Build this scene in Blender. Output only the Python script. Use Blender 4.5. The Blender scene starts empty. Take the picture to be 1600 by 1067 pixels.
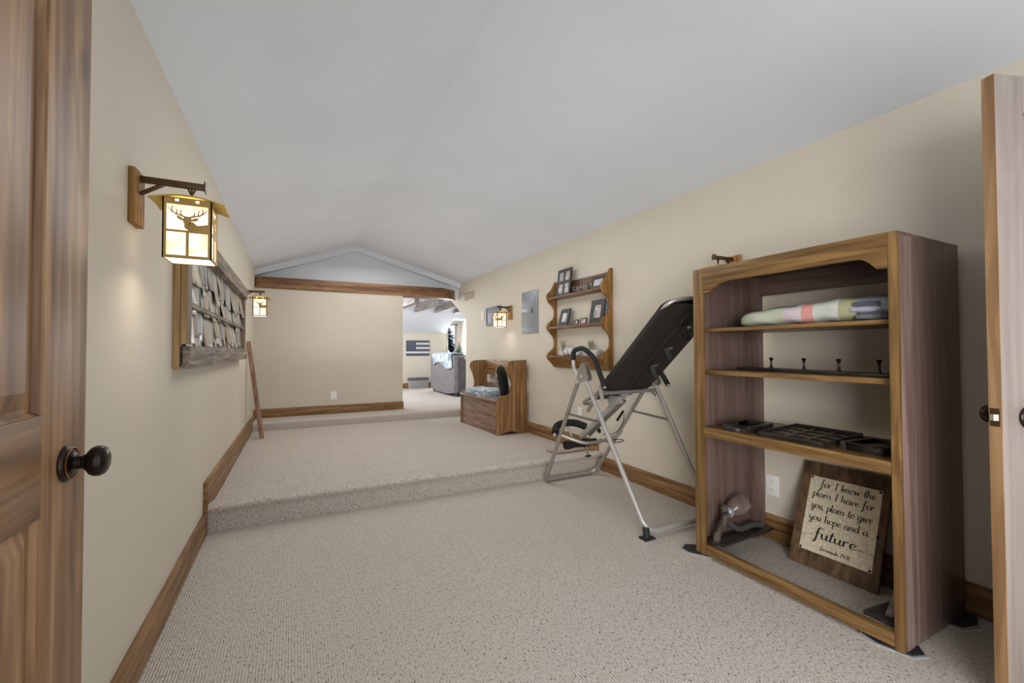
import bpy, bmesh, math, random
from mathutils import Vector, Matrix
random.seed(7)
S = bpy.context.scene
COL = S.collection
PI = math.pi

# ------------------------------------------------------------------ camera
def rotm(yaw, pitch, roll):
    fw = Vector((math.sin(yaw)*math.cos(pitch), math.cos(yaw)*math.cos(pitch), math.sin(pitch)))
    r0 = Vector((math.cos(yaw), -math.sin(yaw), 0)); u0 = r0.cross(fw)
    rt = r0*math.cos(roll)+u0*math.sin(roll); up = -r0*math.sin(roll)+u0*math.cos(roll)
    return Matrix((rt, up, -fw)).transposed()
cd = bpy.data.cameras.new('camera'); cam = bpy.data.objects.new('camera', cd); COL.objects.link(cam)
cam.matrix_world = Matrix.Translation((0, 0, 1.15)) @ rotm(.4698, .019, -.0027).to_4x4()
cd.sensor_width = 36; cd.lens = 673.65/1600*36; cd.clip_start = .02
S.camera = cam

# ------------------------------------------------------------------ light
S.view_settings.view_transform = 'Standard'; S.view_settings.look = 'None'
S.view_settings.exposure = 0.24; S.view_settings.gamma = 1.0; S.view_settings.use_curve_mapping = False
w = bpy.data.worlds.new('sky'); S.world = w; w.use_nodes = True
bg = w.node_tree.nodes['Background']; bg.inputs[0].default_value = (.95, .97, 1, 1); bg.inputs[1].default_value = 1.25
def area(name, loc, target, sx, sy, power, col=(1, 1, 1), spread=PI):
    l = bpy.data.lights.new(name, 'AREA'); l.shape = 'RECTANGLE'; l.size = sx; l.size_y = sy; l.energy = power; l.color = col; l.spread = spread
    o = bpy.data.objects.new(name, l); COL.objects.link(o); o.location = loc
    o.rotation_euler = (Vector(target)-Vector(loc)).to_track_quat('-Z', 'Y').to_euler(); return o
area('bookcase_fill', (-.25, -1.3, 1.05), (2.35, 1.75, .70), 1.3, 1.5, 20.5, (1, .98, .96), math.radians(85))  # added narrow fill from behind the camera, aimed into the bookcase
area('soft_fill_down', (1.0, 4.7, 2.5), (1.0, 4.7, 0), 1.3, 4.4, 33, (1, .98, .95))  # added overhead fill facing down, no fixture hangs here
area('soft_fill_up', (1.0, 4.2, .9), (1.0, 4.2, 3), 1.8, 5.0, 13, (1, .99, .98))  # added upward fill standing in for light bounced off the floor
area('far_room_fill', (1.0, 9.3, 1.9), (3.0, 8.6, .6), 1.4, 1.4, 46, (.97, .98, 1))  # added fill hidden behind the back wall, brightens the far room
area('daylight_dormer', (3.775, 10.93, 1.42), (2.6, 5.5, .3), .24, .75, 20, (.95, .97, 1))

# ------------------------------------------------------------------ materials
def nt(name, rough=.6, metal=0, spec=.4):
    m = bpy.data.materials.new(name); m.use_nodes = True
    t = m.node_tree; b = t.nodes['Principled BSDF']
    b.inputs['Roughness'].default_value = rough; b.inputs['Metallic'].default_value = metal
    b.inputs['Specular IOR Level'].default_value = spec
    return m, t, b
def N(t, typ, **kw):
    n = t.nodes.new(typ)
    for k, v in kw.items():
        if k in n.inputs: n.inputs[k].default_value = v
        else: setattr(n, k, v)
    return n
def ramp(t, stops):
    r = t.nodes.new('ShaderNodeValToRGB'); e = r.color_ramp.elements
    while len(e) < len(stops): e.new(.5)
    for i, (p, c) in enumerate(stops): e[i].position = p; e[i].color = (*c, 1)
    return r
def mix(t, fac, a, b, mode='MIX'):
    n = t.nodes.new('ShaderNodeMix'); n.data_type = 'RGBA'; n.blend_type = mode
    for s, v in ((0, fac), (6, a), (7, b)):
        if hasattr(v, 'links'): t.links.new(v, n.inputs[s])
        elif isinstance(v, tuple): n.inputs[s].default_value = (*v, 1)
        else: n.inputs[s].default_value = v
    return n.outputs[2]
def coords(t, scale, rand=True):
    tc = N(t, 'ShaderNodeTexCoord'); mp = N(t, 'ShaderNodeMapping'); mp.inputs['Scale'].default_value = scale
    src = tc.outputs['Object']
    if rand:
        oi = N(t, 'ShaderNodeObjectInfo'); mm = N(t, 'ShaderNodeMath', operation='MULTIPLY'); mm.inputs[1].default_value = 7.3
        va = N(t, 'ShaderNodeVectorMath', operation='ADD')
        t.links.new(oi.outputs['Random'], mm.inputs[0]); t.links.new(src, va.inputs[0]); t.links.new(mm.outputs[0], va.inputs[1]); src = va.outputs[0]
    t.links.new(src, mp.inputs['Vector']); return mp.outputs[0]
def bump(t, b, h, strength, dist=.01):
    bm = N(t, 'ShaderNodeBump'); bm.inputs['Strength'].default_value = strength; bm.inputs['Distance'].default_value = dist
    t.links.new(h, bm.inputs['Height']); t.links.new(bm.outputs[0], b.inputs['Normal'])
def plain(name, c, rough=.6, metal=0, var=.08, scale=20, spec=.4, bmp=0):
    m, t, b = nt(name, rough, metal, spec)
    n = N(t, 'ShaderNodeTexNoise'); n.inputs['Scale'].default_value = scale; n.inputs['Detail'].default_value = 4
    t.links.new(coords(t, (1, 1, 1)), n.inputs['Vector'])
    r = ramp(t, [(.3, tuple(x*(1-var) for x in c)), (.7, tuple(min(1, x*(1+var)) for x in c))])
    t.links.new(n.outputs[0], r.inputs[0]); t.links.new(r.outputs[0], b.inputs['Base Color'])
    if bmp: bump(t, b, n.outputs[0], bmp, .003)
    return m
def wood(name, dark, light, axis='z', rough=.45, knots=.6, fine=55, knotcol=None, spec=.4, ring=True):
    m, t, b = nt(name, rough, 0, spec)
    ax = 'xyz'.index(axis)
    sc = [fine]*3; sc[ax] = fine*.045
    n = N(t, 'ShaderNodeTexNoise'); n.inputs['Scale'].default_value = 1; n.inputs['Detail'].default_value = 5; n.inputs['Distortion'].default_value = .35
    t.links.new(coords(t, tuple(sc)), n.inputs['Vector'])
    sc2 = [7.]*3; sc2[ax] = .8
    n2 = N(t, 'ShaderNodeTexNoise'); n2.inputs['Scale'].default_value = 1; n2.inputs['Detail'].default_value = 2; n2.inputs['Distortion'].default_value = .9
    t.links.new(coords(t, tuple(sc2)), n2.inputs['Vector'])
    mid = tuple((a+c)/2 for a, c in zip(dark, light))
    r1 = ramp(t, [(.36, dark), (.5, mid), (.64, light)]); t.links.new(n.outputs[0], r1.inputs[0])
    # broad cathedral rings from the slow noise
    mu = N(t, 'ShaderNodeMath', operation='MULTIPLY'); mu.inputs[1].default_value = 34; t.links.new(n2.outputs[0], mu.inputs[0])
    sn = N(t, 'ShaderNodeMath', operation='SINE'); t.links.new(mu.outputs[0], sn.inputs[0])
    r2 = ramp(t, [(.0, (.62, .56, .5)), (.75, (1.02, 1, .98))]); t.links.new(sn.outputs[0], r2.inputs[0])
    c = mix(t, .55 if ring else .2, r1.outputs[0], mix(t, 1.0, r1.outputs[0], r2.outputs[0], 'MULTIPLY'))
    if knots:
        sk = [5.2]*3; sk[ax] = 2.4
        v = N(t, 'ShaderNodeTexVoronoi'); v.inputs['Scale'].default_value = 1; v.inputs['Randomness'].default_value = 1
        t.links.new(coords(t, tuple(sk)), v.inputs['Vector'])
        rk = ramp(t, [(.05, (1, 1, 1)), (.10, (.45, .45, .45)), (.17, (0, 0, 0))]); t.links.new(v.outputs['Distance'], rk.inputs[0])
        fm = N(t, 'ShaderNodeMath', operation='MULTIPLY'); fm.inputs[1].default_value = knots; t.links.new(rk.outputs[0], fm.inputs[0])
        c = mix(t, fm.outputs[0], c, knotcol or tuple(x*.35 for x in dark))
    t.links.new(c, b.inputs['Base Color']); bump(t, b, n.outputs[0], .12, .002)
    return m
def wallmat(name, c):
    m, t, b = nt(name, .62, 0, .25)
    n = N(t, 'ShaderNodeTexNoise'); n.inputs['Scale'].default_value = 60; n.inputs['Detail'].default_value = 3
    t.links.new(coords(t, (1, 1, 1), False), n.inputs['Vector'])
    n2 = N(t, 'ShaderNodeTexNoise'); n2.inputs['Scale'].default_value = 1.3
    t.links.new(coords(t, (1, 1, 1), False), n2.inputs['Vector'])
    r = ramp(t, [(.35, tuple(x*.97 for x in c)), (.65, tuple(min(1, x*1.02) for x in c))]); t.links.new(n2.outputs[0], r.inputs[0])
    t.links.new(r.outputs[0], b.inputs['Base Color']); bump(t, b, n.outputs[0], .06, .002)
    return m
def carpetmat(name, riser=False):
    m, t, b = nt(name, .95, 0, .1)
    # looped rows run along y; every loop is a small blob, some loops are brown flecks
    wv = N(t, 'ShaderNodeTexWave', wave_type='BANDS', bands_direction='X'); wv.inputs['Scale'].default_value = 30; wv.inputs['Distortion'].default_value = 1.2; wv.inputs['Detail'].default_value = 2; wv.inputs['Detail Scale'].default_value = 3
    t.links.new(coords(t, (1, 1, 1), False), wv.inputs['Vector'])
    v = N(t, 'ShaderNodeTexNoise'); v.inputs['Scale'].default_value = 1; v.inputs['Detail'].default_value = 2
    t.links.new(coords(t, (150, 80, 80), False), v.inputs['Vector'])
    fl = N(t, 'ShaderNodeTexNoise'); fl.inputs['Scale'].default_value = 1; fl.inputs['Detail'].default_value = 1.5
    t.links.new(coords(t, (150, 72, 90), False), fl.inputs['Vector'])
    r = ramp(t, [(.25, (.47, .425, .38)), (.75, (.66, .60, .545))]); t.links.new(v.outputs[0], r.inputs[0])
    rr = ramp(t, [(.0, (.86, .845, .83)), (.6, (1, 1, 1))]); t.links.new(wv.outputs[0], rr.inputs[0])
    c = mix(t, .8, r.outputs[0], rr.outputs[0], 'MULTIPLY')
    rf = ramp(t, [(.605, (0, 0, 0)), (.67, (.9, .9, .9))]); t.links.new(fl.outputs[0], rf.inputs[0])
    c = mix(t, rf.outputs[0], c, (.17, .12, .09))
    t.links.new(c, b.inputs['Base Color'])
    ad = N(t, 'ShaderNodeMath', operation='ADD'); t.links.new(wv.outputs[0], ad.inputs[0]); t.links.new(v.outputs[0], ad.inputs[1])
    bump(t, b, ad.outputs[0], .5, .006)
    return m
def emit(name, c, strength, c2=None):
    m, t, b = nt(name, .4); 
    n = N(t, 'ShaderNodeTexNoise'); n.inputs['Scale'].default_value = 14; n.inputs['Detail'].default_value = 3; n.inputs['Distortion'].default_value = 1
    t.links.new(coords(t, (1, 1, 1)), n.inputs['Vector'])
    r = ramp(t, [(.36, c2 or c), (.58, c)]); t.links.new(n.outputs[0], r.inputs[0])
    t.links.new(r.outputs[0], b.inputs['Emission Color']); t.links.new(r.outputs[0], b.inputs['Base Color']); b.inputs['Emission Strength'].default_value = strength
    return m
M = {}
M['wall'] = wallmat('beige_paint', (.615, .563, .475))
M['white'] = wallmat('white_ceiling_paint', (.725, .765, .815))
M['carpet'] = carpetmat('berber_carpet')
PINE_D, PINE_L = (.15, .075, .030), (.36, .205, .095)
for a in 'xyz':
    M['base_'+a] = wood('stained_pine_'+a, (.17, .088, .035), (.36, .205, .09), a, .5, .7, 30)
    M['case_'+a] = wood('honey_brown_wood_'+a, (.125, .068, .022), (.235, .137, .050), a, .38, 0, 60)
    M['dark_'+a] = wood('dark_brown_wood_'+a, (.105, .066, .054), (.160, .106, .089), a, .32, 0, 26, None, .5, False)  # darker, plainer wood tone than the case front
    M['shelf_'+a] = wood('amber_pine_'+a, (.20, .095, .022), (.40, .21, .06), a, .4, .5, 40)
    M['shelfdark_'+a] = wood('brown_pine_'+a, (.11, .055, .03), (.23, .13, .08), a, .35, 0, 40)
    M['oak_'+a] = wood('brown_oak_'+a, (.17, .085, .030), (.37, .205, .085), a, .42, 0, 45)
    M['oakred_'+a] = wood('reddish_oak_'+a, (.19, .115, .085), (.40, .265, .205), a, .4, 0, 45)
    M['barn_'+a] = wood('weathered_barnwood_'+a, (.13, .105, .085), (.33, .28, .225), a, .7, .5, 45)
    M['raw_'+a] = wood('raw_pine_'+a, (.34, .20, .085), (.50, .33, .16), a, .6, .5, 28)
    M['black_'+a] = wood('black_stained_wood_'+a, (.012, .010, .009), (.040, .034, .029), a, .38, 0, 50)
M['beam'] = wood('knotty_beam', (.15, .070, .032), (.36, .195, .095), 'x', .5, .95, 22)
M['door'] = wood('knotty_alder_door', (.165, .086, .040), (.40, .235, .118), 'z', .38, .7, 26)
M['doory'] = wood('knotty_alder_rail', (.17, .088, .040), (.41, .24, .12), 'y', .38, .7, 26)
M['doorw'] = wood('whitewashed_pine_door', (.225, .185, .165), (.30, .256, .235), 'z', .45, .6, 22, (.25, .17, .12), ring=False)
M['dooredge'] = wood('bare_pine_edge', (.25, .14, .062), (.37, .23, .115), 'z', .5, .5, 24)
M['cedar'] = wood('reddish_cedar', (.22, .115, .075), (.40, .235, .165), 'z', .55, .5, 40)
M['bronze'] = plain('oil_rubbed_bronze', (.030, .022, .018), .25, .8, .2, 30)
M['copper'] = plain('rubbed_copper_edge', (.30, .13, .05), .3, .8)
M['lampwood'] = wood('golden_oak_plate', (.25, .13, .036), (.46, .26, .09), 'z', .65, 0, 50, None, .2)
M['lampmetal'] = plain('antique_brass_metal', (.42, .27, .085), .45, .15, .12); M['mica'] = plain('amber_brass_roof', (.58, .42, .10), .45, .2, .1)
M['lampdark'] = plain('dark_brown_iron', (.10, .060, .030), .4, .7, .15)
M['glass'] = emit('lit_art_glass', (1, .91, .74), .92, (1, .78, .40))
M['glassw'] = emit('lit_frosted_glass', (1, .93, .82), 1.2)
M['silver'] = plain('champagne_tube', (.40, .375, .345), .38, .65, .04)
M['silverl'] = plain('light_grey_tube', (.42, .41, .395), .4, .3, .04)
M['grey'] = plain('grey_bracket', (.22, .20, .17), .45, .5, .05)
M['chrome'] = plain('chrome', (.62, .62, .64), .15, 1, .02)
M['foam'] = plain('black_foam', (.012, .012, .012), .75, 0, .3, 80, .3, .4)
M['nylon'] = plain('black_nylon', (.020, .018, .015), .55, 0, .25, 160, .35, .3)
M['rubber'] = plain('black_rubber', (.015, .015, .016), .6)
M['felt'] = plain('grey_felt_rim', (.32, .33, .35), .9)
M['plastic'] = plain('white_plastic', (.80, .80, .78), .35, 0, .02)
M['ivory'] = plain('ivory_plastic', (.66, .58, .46), .4, 0, .02)
M['slot'] = plain('dark_slot', (.02, .02, .02), .6)
M['steel'] = plain('grey_enamel_steel', (.28, .30, .335), .3, .25, .05)
M['black'] = plain('black_frame_paint', (.014, .014, .015), .35)
M['brownframe'] = plain('dark_brown_frame', (.055, .034, .026), .4)
M['bluegrey'] = plain('blue_grey_frame', (.17, .215, .29), .6, 0, .15)
M['vent'] = plain('beige_register_paint', (.50, .43, .34), .5)
def patches(name, cols, scale=30, rough=.5):
    m, t, b = nt(name, rough)
    v = N(t, 'ShaderNodeTexVoronoi'); v.inputs['Scale'].default_value = scale; t.links.new(coords(t, (1, 1, 1)), v.inputs['Vector'])
    sp = N(t, 'ShaderNodeSeparateColor'); t.links.new(v.outputs['Color'], sp.inputs[0])
    r = ramp(t, [((i+.5)/len(cols), c) for i, c in enumerate(cols)]); t.links.new(sp.outputs[0], r.inputs[0])
    t.links.new(r.outputs[0], b.inputs['Base Color']); return m
M['photo'] = patches('photo_print', [(.45, .47, .48), (.30, .20, .16), (.55, .40, .33), (.20, .24, .25)], 34, .2)
M['photopale'] = patches('pale_photo_print', [(.55, .58, .62), (.40, .43, .50), (.62, .60, .58)], 26, .2)
M['quilt'] = None
M['sheet'] = None
M['sofa'] = plain('grey_suede', (.20, .185, .195), .8, 0, .22, 16, .2, .2)
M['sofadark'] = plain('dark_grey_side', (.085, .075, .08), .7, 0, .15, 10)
M['throw'] = patches('blue_grey_throw', [(.42, .50, .58), (.22, .30, .36), (.62, .68, .72)], 9, .9)
M['throw2'] = patches('patchwork_fabric', [(.30, .36, .40), (.50, .54, .56), (.16, .20, .24), (.40, .38, .32)], 14, .9)
M['navy'] = plain('navy_paint', (.060, .075, .11), .5)
M['offwhite'] = plain('off_white_paint', (.58, .56, .53), .5)
M['needles'] = plain('blue_spruce_needles', (.018, .060, .085), .7, 0, .5, 30)
M['needles2'] = plain('frosted_green_needles', (.10, .16, .13), .7, 0, .4, 30)
M['ash'] = plain('grey_wood_trim', (.28, .25, .25), .5)
M['rafter'] = wood('grey_brown_rafter', (.17, .15, .14), (.32, .28, .265), 'y', .6, .3, 30)
M['concrete'] = plain('pale_cement', (.55, .54, .51), .8, 0, .08, 40)
M['twig'] = plain('dry_sage_stems', (.30, .27, .20), .8)
M['ball'] = patches('woven_white_ball', [(.62, .60, .57), (.45, .43, .41), (.70, .68, .66)], 60, .8)
M['letter'] = plain('pale_lettering', (.34, .28, .25), .6)
M['ink'] = plain('black_lettering', (.018, .014, .010), .6, 0, .02)
M['box'] = plain('tan_cardboard', (.42, .35, .27), .8)
M['curtain'] = plain('white_sheer', (.8, .8, .82), .8)
def sheetmat():
    m, t, b = nt('galvanized_tin', .42, .2, .5)
    v = N(t, 'ShaderNodeTexVoronoi'); v.inputs['Scale'].default_value = 110; t.links.new(coords(t, (1, 1, 1), False), v.inputs['Vector'])
    sp = N(t, 'ShaderNodeSeparateColor'); t.links.new(v.outputs['Color'], sp.inputs[0])
    r = ramp(t, [(.2, (.66, .59, .43)), (.6, (.74, .67, .50)), (.95, (.82, .77, .63))]); t.links.new(sp.outputs[0], r.inputs[0])
    t.links.new(r.outputs[0], b.inputs['Base Color']); return m
M['sheet'] = sheetmat()
def quiltmat():
    # coordinates run along the fold: y bands of pale green, pink, mint and olive, small prints within them
    m, t, b = nt('pastel_quilt', .9, 0, .15)
    tc = N(t, 'ShaderNodeTexCoord'); sp = N(t, 'ShaderNodeSeparateXYZ'); t.links.new(tc.outputs['Object'], sp.inputs[0])
    mr = N(t, 'ShaderNodeMapRange'); mr.inputs['From Min'].default_value = -.37; mr.inputs['From Max'].default_value = .37; t.links.new(sp.outputs[1], mr.inputs[0])
    r = ramp(t, [(0, (.30, .33, .38)), (.20, (.36, .36, .22)), (.285, (.56, .59, .55)), (.43, (.62, .30, .27)), (.50, (.60, .52, .55)), (.615, (.50, .53, .42)), (.93, (.60, .55, .36))])
    r.color_ramp.interpolation = 'CONSTANT'; t.links.new(mr.outputs[0], r.inputs[0])
    n = N(t, 'ShaderNodeTexNoise'); n.inputs['Scale'].default_value = 120; t.links.new(tc.outputs['Object'], n.inputs['Vector'])
    rn = ramp(t, [(.38, (.72, .72, .72)), (.5, (1, 1, 1))]); t.links.new(n.outputs[0], rn.inputs[0])
    c = mix(t, .5, r.outputs[0], rn.outputs[0], 'MULTIPLY')
    # dark grey-green upper strip along the fold
    gz = N(t, 'ShaderNodeMath', operation='GREATER_THAN'); gz.inputs[1].default_value = .088; t.links.new(sp.outputs[2], gz.inputs[0])
    gy = N(t, 'ShaderNodeMath', operation='GREATER_THAN'); gy.inputs[1].default_value = .03; t.links.new(sp.outputs[1], gy.inputs[0])
    gg = N(t, 'ShaderNodeMath', operation='MULTIPLY'); t.links.new(gz.outputs[0], gg.inputs[0]); t.links.new(gy.outputs[0], gg.inputs[1])
    c = mix(t, gg.outputs[0], c, (.22, .25, .21)); t.links.new(c, b.inputs['Base Color']); return m
M['quilt'] = quiltmat()
def cushionmat():
    m, t, b = nt('black_and_tan_cushion', .8)
    tc = N(t, 'ShaderNodeTexCoord'); sp = N(t, 'ShaderNodeSeparateXYZ'); t.links.new(tc.outputs['Object'], sp.inputs[0])
    v = N(t, 'ShaderNodeTexVoronoi'); v.inputs['Scale'].default_value = 22; t.links.new(tc.outputs['Object'], v.inputs['Vector'])
    r = ramp(t, [(.2, (.50, .45, .38)), (.5, (.30, .26, .20)), (.7, (.10, .09, .08))]); t.links.new(v.outputs['Distance'], r.inputs[0])
    g = N(t, 'ShaderNodeMath', operation='GREATER_THAN'); g.inputs[1].default_value = .012; t.links.new(sp.outputs[1], g.inputs[0])
    t.links.new(mix(t, g.outputs[0], (.012, .012, .013), r.outputs[0]), b.inputs['Base Color']); return m
M['cushion'] = cushionmat()
def flagmat():
    return M['navy']
def stripmat(name, c1, c2, rough, metal):
    m, t, b = nt(name, rough, metal)
    n = N(t, 'ShaderNodeTexNoise'); n.inputs['Scale'].default_value = 1; n.inputs['Detail'].default_value = 3; t.links.new(coords(t, (9, 9, 3)), n.inputs['Vector'])
    r = ramp(t, [(.35, c1), (.65, c2)]); t.links.new(n.outputs[0], r.inputs[0]); t.links.new(r.outputs[0], b.inputs['Base Color']); return m
STRIPS = [stripmat('silvery_strip', (.36, .36, .36), (.58, .57, .54), .30, .7), stripmat('tan_strip', (.30, .255, .19), (.46, .40, .31), .42, .3),
          stripmat('brown_grey_strip', (.17, .14, .115), (.34, .29, .24), .45, .2), stripmat('slate_blue_strip', (.17, .20, .23), (.36, .39, .42), .33, .4)]
def glassmat():
    m, t, b = nt('smoky_clear_glass', .05); b.inputs['Transmission Weight'].default_value = .95; b.inputs['IOR'].default_value = 1.35
    b.inputs['Base Color'].default_value = (.93, .86, .80, 1); return m
M['jar'] = glassmat()
M['armwood'] = wood('dark_weathered_arm', (.055, .044, .036), (.15, .122, .10), 'z', .6, 0, 45)

# ------------------------------------------------------------------ mesh builder
class MB:
    def __init__(s): s.bm = bmesh.new()
    def poly(s, vs, faces):
        v = [s.bm.verts.new(p) for p in vs]
        for f in faces: s.bm.faces.new([v[i] for i in f])
        return s
    def box(s, x0, x1, y0, y1, z0, z1):
        return s.poly([(x, y, z) for x in (x0, x1) for y in (y0, y1) for z in (z0, z1)],
                      [(0, 1, 3, 2), (4, 6, 7, 5), (0, 4, 5, 1), (2, 3, 7, 6), (0, 2, 6, 4), (1, 5, 7, 3)])
    def obox(s, o, u, v, w):                      # corner + three edge vectors
        o, u, v, w = map(Vector, (o, u, v, w))
        return s.poly([o+u*a+v*b+w*c for a in (0, 1) for b in (0, 1) for c in (0, 1)],
                      [(0, 1, 3, 2), (4, 6, 7, 5), (0, 4, 5, 1), (2, 3, 7, 6), (0, 2, 6, 4), (1, 5, 7, 3)])
    def bar(s, a, b, wd, ht, upv=(0, 0, 1)):      # square bar from a to b
        a, b = Vector(a), Vector(b); d = (b-a).normalized(); upv = Vector(upv)
        sd = d.cross(upv).normalized(); up = sd.cross(d).normalized()
        return s.obox(a-sd*wd/2-up*ht/2, b-a, sd*wd, up*ht)
    def prism(s, pts, a, b, f):                   # pts 2-D, f(p,q,t)->xyz, extruded t=a..b
        n = len(pts)
        vs = [f(p, q, a) for p, q in pts]+[f(p, q, b) for p, q in pts]
        return s.poly(vs, [tuple(range(n))[::-1], tuple(range(n, 2*n))]+[(i, (i+1) % n, n+(i+1) % n, n+i) for i in range(n)])
    def tube(s, pts, r, seg=10, closed=False, smoothpts=0, cap=True):
        P = [Vector(p) for p in pts]
        if smoothpts: P = fillet(P, smoothpts)
        n = len(P); rings = []; prev = None
        for i, p in enumerate(P):
            d = (P[min(i+1, n-1)]-P[max(i-1, 0)]).normalized()
            if prev is None:
                a = Vector((0, 0, 1)) if abs(d.z) < .9 else Vector((1, 0, 0))
                nx = d.cross(a).normalized()
            else:
                nx = (prev-d*prev.dot(d)).normalized()
            prev = nx; ny = d.cross(nx)
            rr = r[i] if isinstance(r, (list, tuple)) else r
            rings.append([s.bm.verts.new(p+(nx*math.cos(2*PI*k/seg)+ny*math.sin(2*PI*k/seg))*rr) for k in range(seg)])
        for i in range(n-1):
            for k in range(seg):
                s.bm.faces.new((rings[i][k], rings[i][(k+1) % seg], rings[i+1][(k+1) % seg], rings[i+1][k]))
        if cap: s.bm.faces.new(rings[0][::-1]); s.bm.faces.new(rings[-1])
        return s
    def lathe(s, prof, c, axis=(0, 0, 1), seg=24, cap=True):   # prof: (radius, along)
        d = Vector(axis).normalized(); a = Vector((0, 0, 1)) if abs(d.z) < .9 else Vector((1, 0, 0))
        nx = d.cross(a).normalized(); ny = d.cross(nx); c = Vector(c)
        rings = [[s.bm.verts.new(c+d*h+(nx*math.cos(2*PI*k/seg)+ny*math.sin(2*PI*k/seg))*max(r, 1e-4)) for k in range(seg)] for r, h in prof]
        for i in range(len(rings)-1):
            for k in range(seg):
                s.bm.faces.new((rings[i][k], rings[i][(k+1) % seg], rings[i+1][(k+1) % seg], rings[i+1][k]))
        if cap: s.bm.faces.new(rings[0][::-1]); s.bm.faces.new(rings[-1])
        return s
    def grid(s, nu, nv, f, closed_u=False):
        vs = [[s.bm.verts.new(f(i/(nu-1) if not closed_u else i/nu, j/(nv-1))) for j in range(nv)] for i in range(nu)]
        for i in range(nu if closed_u else nu-1):
            for j in range(nv-1):
                k = (i+1) % nu
                s.bm.faces.new((vs[i][j], vs[k][j], vs[k][j+1], vs[i][j+1]))
        return vs
    def build(s, name, mat, parent=None, bevel=0, bseg=2, smooth=True, loc=None, angle=35, **props):
        bm = s.bm
        bmesh.ops.remove_doubles(bm, verts=bm.verts, dist=1e-6)
        bmesh.ops.recalc_face_normals(bm, faces=bm.faces)
        if bevel:
            ed = [e for e in bm.edges if len(e.link_faces) == 2 and e.calc_face_angle(0) > .6]
            bmesh.ops.bevel(bm, geom=ed, offset=bevel, segments=bseg, profile=.6, affect='EDGES', clamp_overlap=True)
        off = Vector((0, 0, 0))
        root = parent
        while root is not None: off = off+Vector(root.location); root = root.parent
        o = None
        if parent is None:
            if loc is None:
                xs = [v.co for v in bm.verts]
                loc = Vector(((min(c.x for c in xs)+max(c.x for c in xs))/2, (min(c.y for c in xs)+max(c.y for c in xs))/2, min(c.z for c in xs)))
            off = Vector(loc)
        bmesh.ops.translate(bm, verts=bm.verts, vec=-off)
        me = bpy.data.meshes.new(name); bm.to_mesh(me); bm.free()
        if smooth:
            me.shade_smooth(); me.set_sharp_from_angle(angle=math.radians(angle))
        for mm in (mat if isinstance(mat, list) else [mat]): me.materials.append(M[mm] if isinstance(mm, str) else mm)
        o = bpy.data.objects.new(name, me); COL.objects.link(o)
        if parent is None: o.location = off
        else: o.parent = parent
        for k, v in props.items(): o[k] = v
        return o
def fillet(P, r, seg=6):
    out = [P[0]]
    for i in range(1, len(P)-1):
        a, b, c = P[i-1], P[i], P[i+1]
        d1, d2 = a-b, c-b; rr = min(r, d1.length*.48, d2.length*.48)
        p, q = b+d1.normalized()*rr, b+d2.normalized()*rr
        for k in range(seg+1):
            t = k/seg; out.append(p*(1-t)**2+b*2*t*(1-t)+q*t*t)
    out.append(P[-1]); return out
def spline(pts, n=6, closed=False):
    P = [Vector(p) for p in pts]; out = []; L = len(P)
    for i in range(L if closed else L-1):
        p0, p1, p2, p3 = (P[(i-1) % L] if closed or i else P[0]), P[i], P[(i+1) % L], (P[(i+2) % L] if closed or i+2 < L else P[-1])
        for k in range(n):
            t = k/n
            out.append(.5*((2*p1)+(p2-p0)*t+(2*p0-5*p1+4*p2-p3)*t*t+(3*p1-p0-3*p2+p3)*t**3))
    if not closed: out.append(P[-1])
    return out
def sp2(pts, n=6, closed=False): return [(v.x, v.y) for v in spline([(a, b, 0) for a, b in pts], n, closed)]
def thing(name, label, cat, loc, group=None, kind=None):
    o = bpy.data.objects.new(name, None); COL.objects.link(o); o.location = loc; o.empty_display_size = .05
    o['label'] = label; o['category'] = cat
    if group: o['group'] = group
    if kind: o['kind'] = kind
    return o
def tag(o, label, cat, group=None):
    o['label'] = label; o['category'] = cat
    if group: o['group'] = group
    return o
def struct(o, label=None):
    o['kind'] = 'structure'
    if label: o['label'] = label
    return o
def X(p, q, t): return (t, p, q)     # profile in y-z, extruded along x
def Y(p, q, t): return (p, t, q)     # profile in x-z, extruded along y
def Z(p, q, t): return (p, q, t)

# ------------------------------------------------------------------ room shell
XL, XR, ZC = -.495, 2.64, 2.328
RX, RZ = .88, 2.815
def zp(y): return .1956-.0173*y
struct(MB().box(XL-.1, XR+.1, -.8, 3.4, -.06, 0).build('floor', 'carpet', loc=(0, 0, 0)), 'lower carpeted floor in front of the step')
prof = [(3.31, 0), (3.307, .09)]+sp2([(3.303, .12), (3.288, .145), (3.292, .163), (3.318, .175), (3.36, .172), (3.45, .155), (3.60, .138), (3.9, zp(3.9))], 5)+[(5, zp(5)), (6.62, zp(6.62)), (6.64, -.02), (3.31, -.02)]
struct(MB().prism(prof, XL-.05, XR+.05, X).build('floor_platform', 'carpet', loc=(0, 0, 0), angle=50), 'raised carpeted platform one step up')
prof = sp2([(6.628, zp(6.62)-.01), (6.626, .155), (6.632, .176), (6.655, .186)], 4)+[(6.8, .187), (11.4, .187), (11.4, .0), (6.63, .0)]
struct(MB().prism(prof, XL-.6, 5.2, X).build('floor_upper', 'carpet', loc=(0, 0, 0), angle=50), 'carpeted upper floor leading into the far room')
struct(MB().box(XL-.12, XL, -.5, 7.3, -.05, 2.45).build('wall_left', 'wall', loc=(0, 0, 0)))
poly = [(-.5, -.05), (6.945, -.05), (6.945, 1.682), (7.72, 2.072), (7.72, 2.45), (-.5, 2.45)]
struct(MB().prism(poly, XR, XR+.12, X).build('wall_right', 'wall', loc=(0, 0, 0)))
struct(MB().box(XL, 1.60, 7.1, 7.25, .0, 2.045).build('wall_back', 'wall', loc=(0, 0, 0)))
t = .08
ceil = MB()
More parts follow.
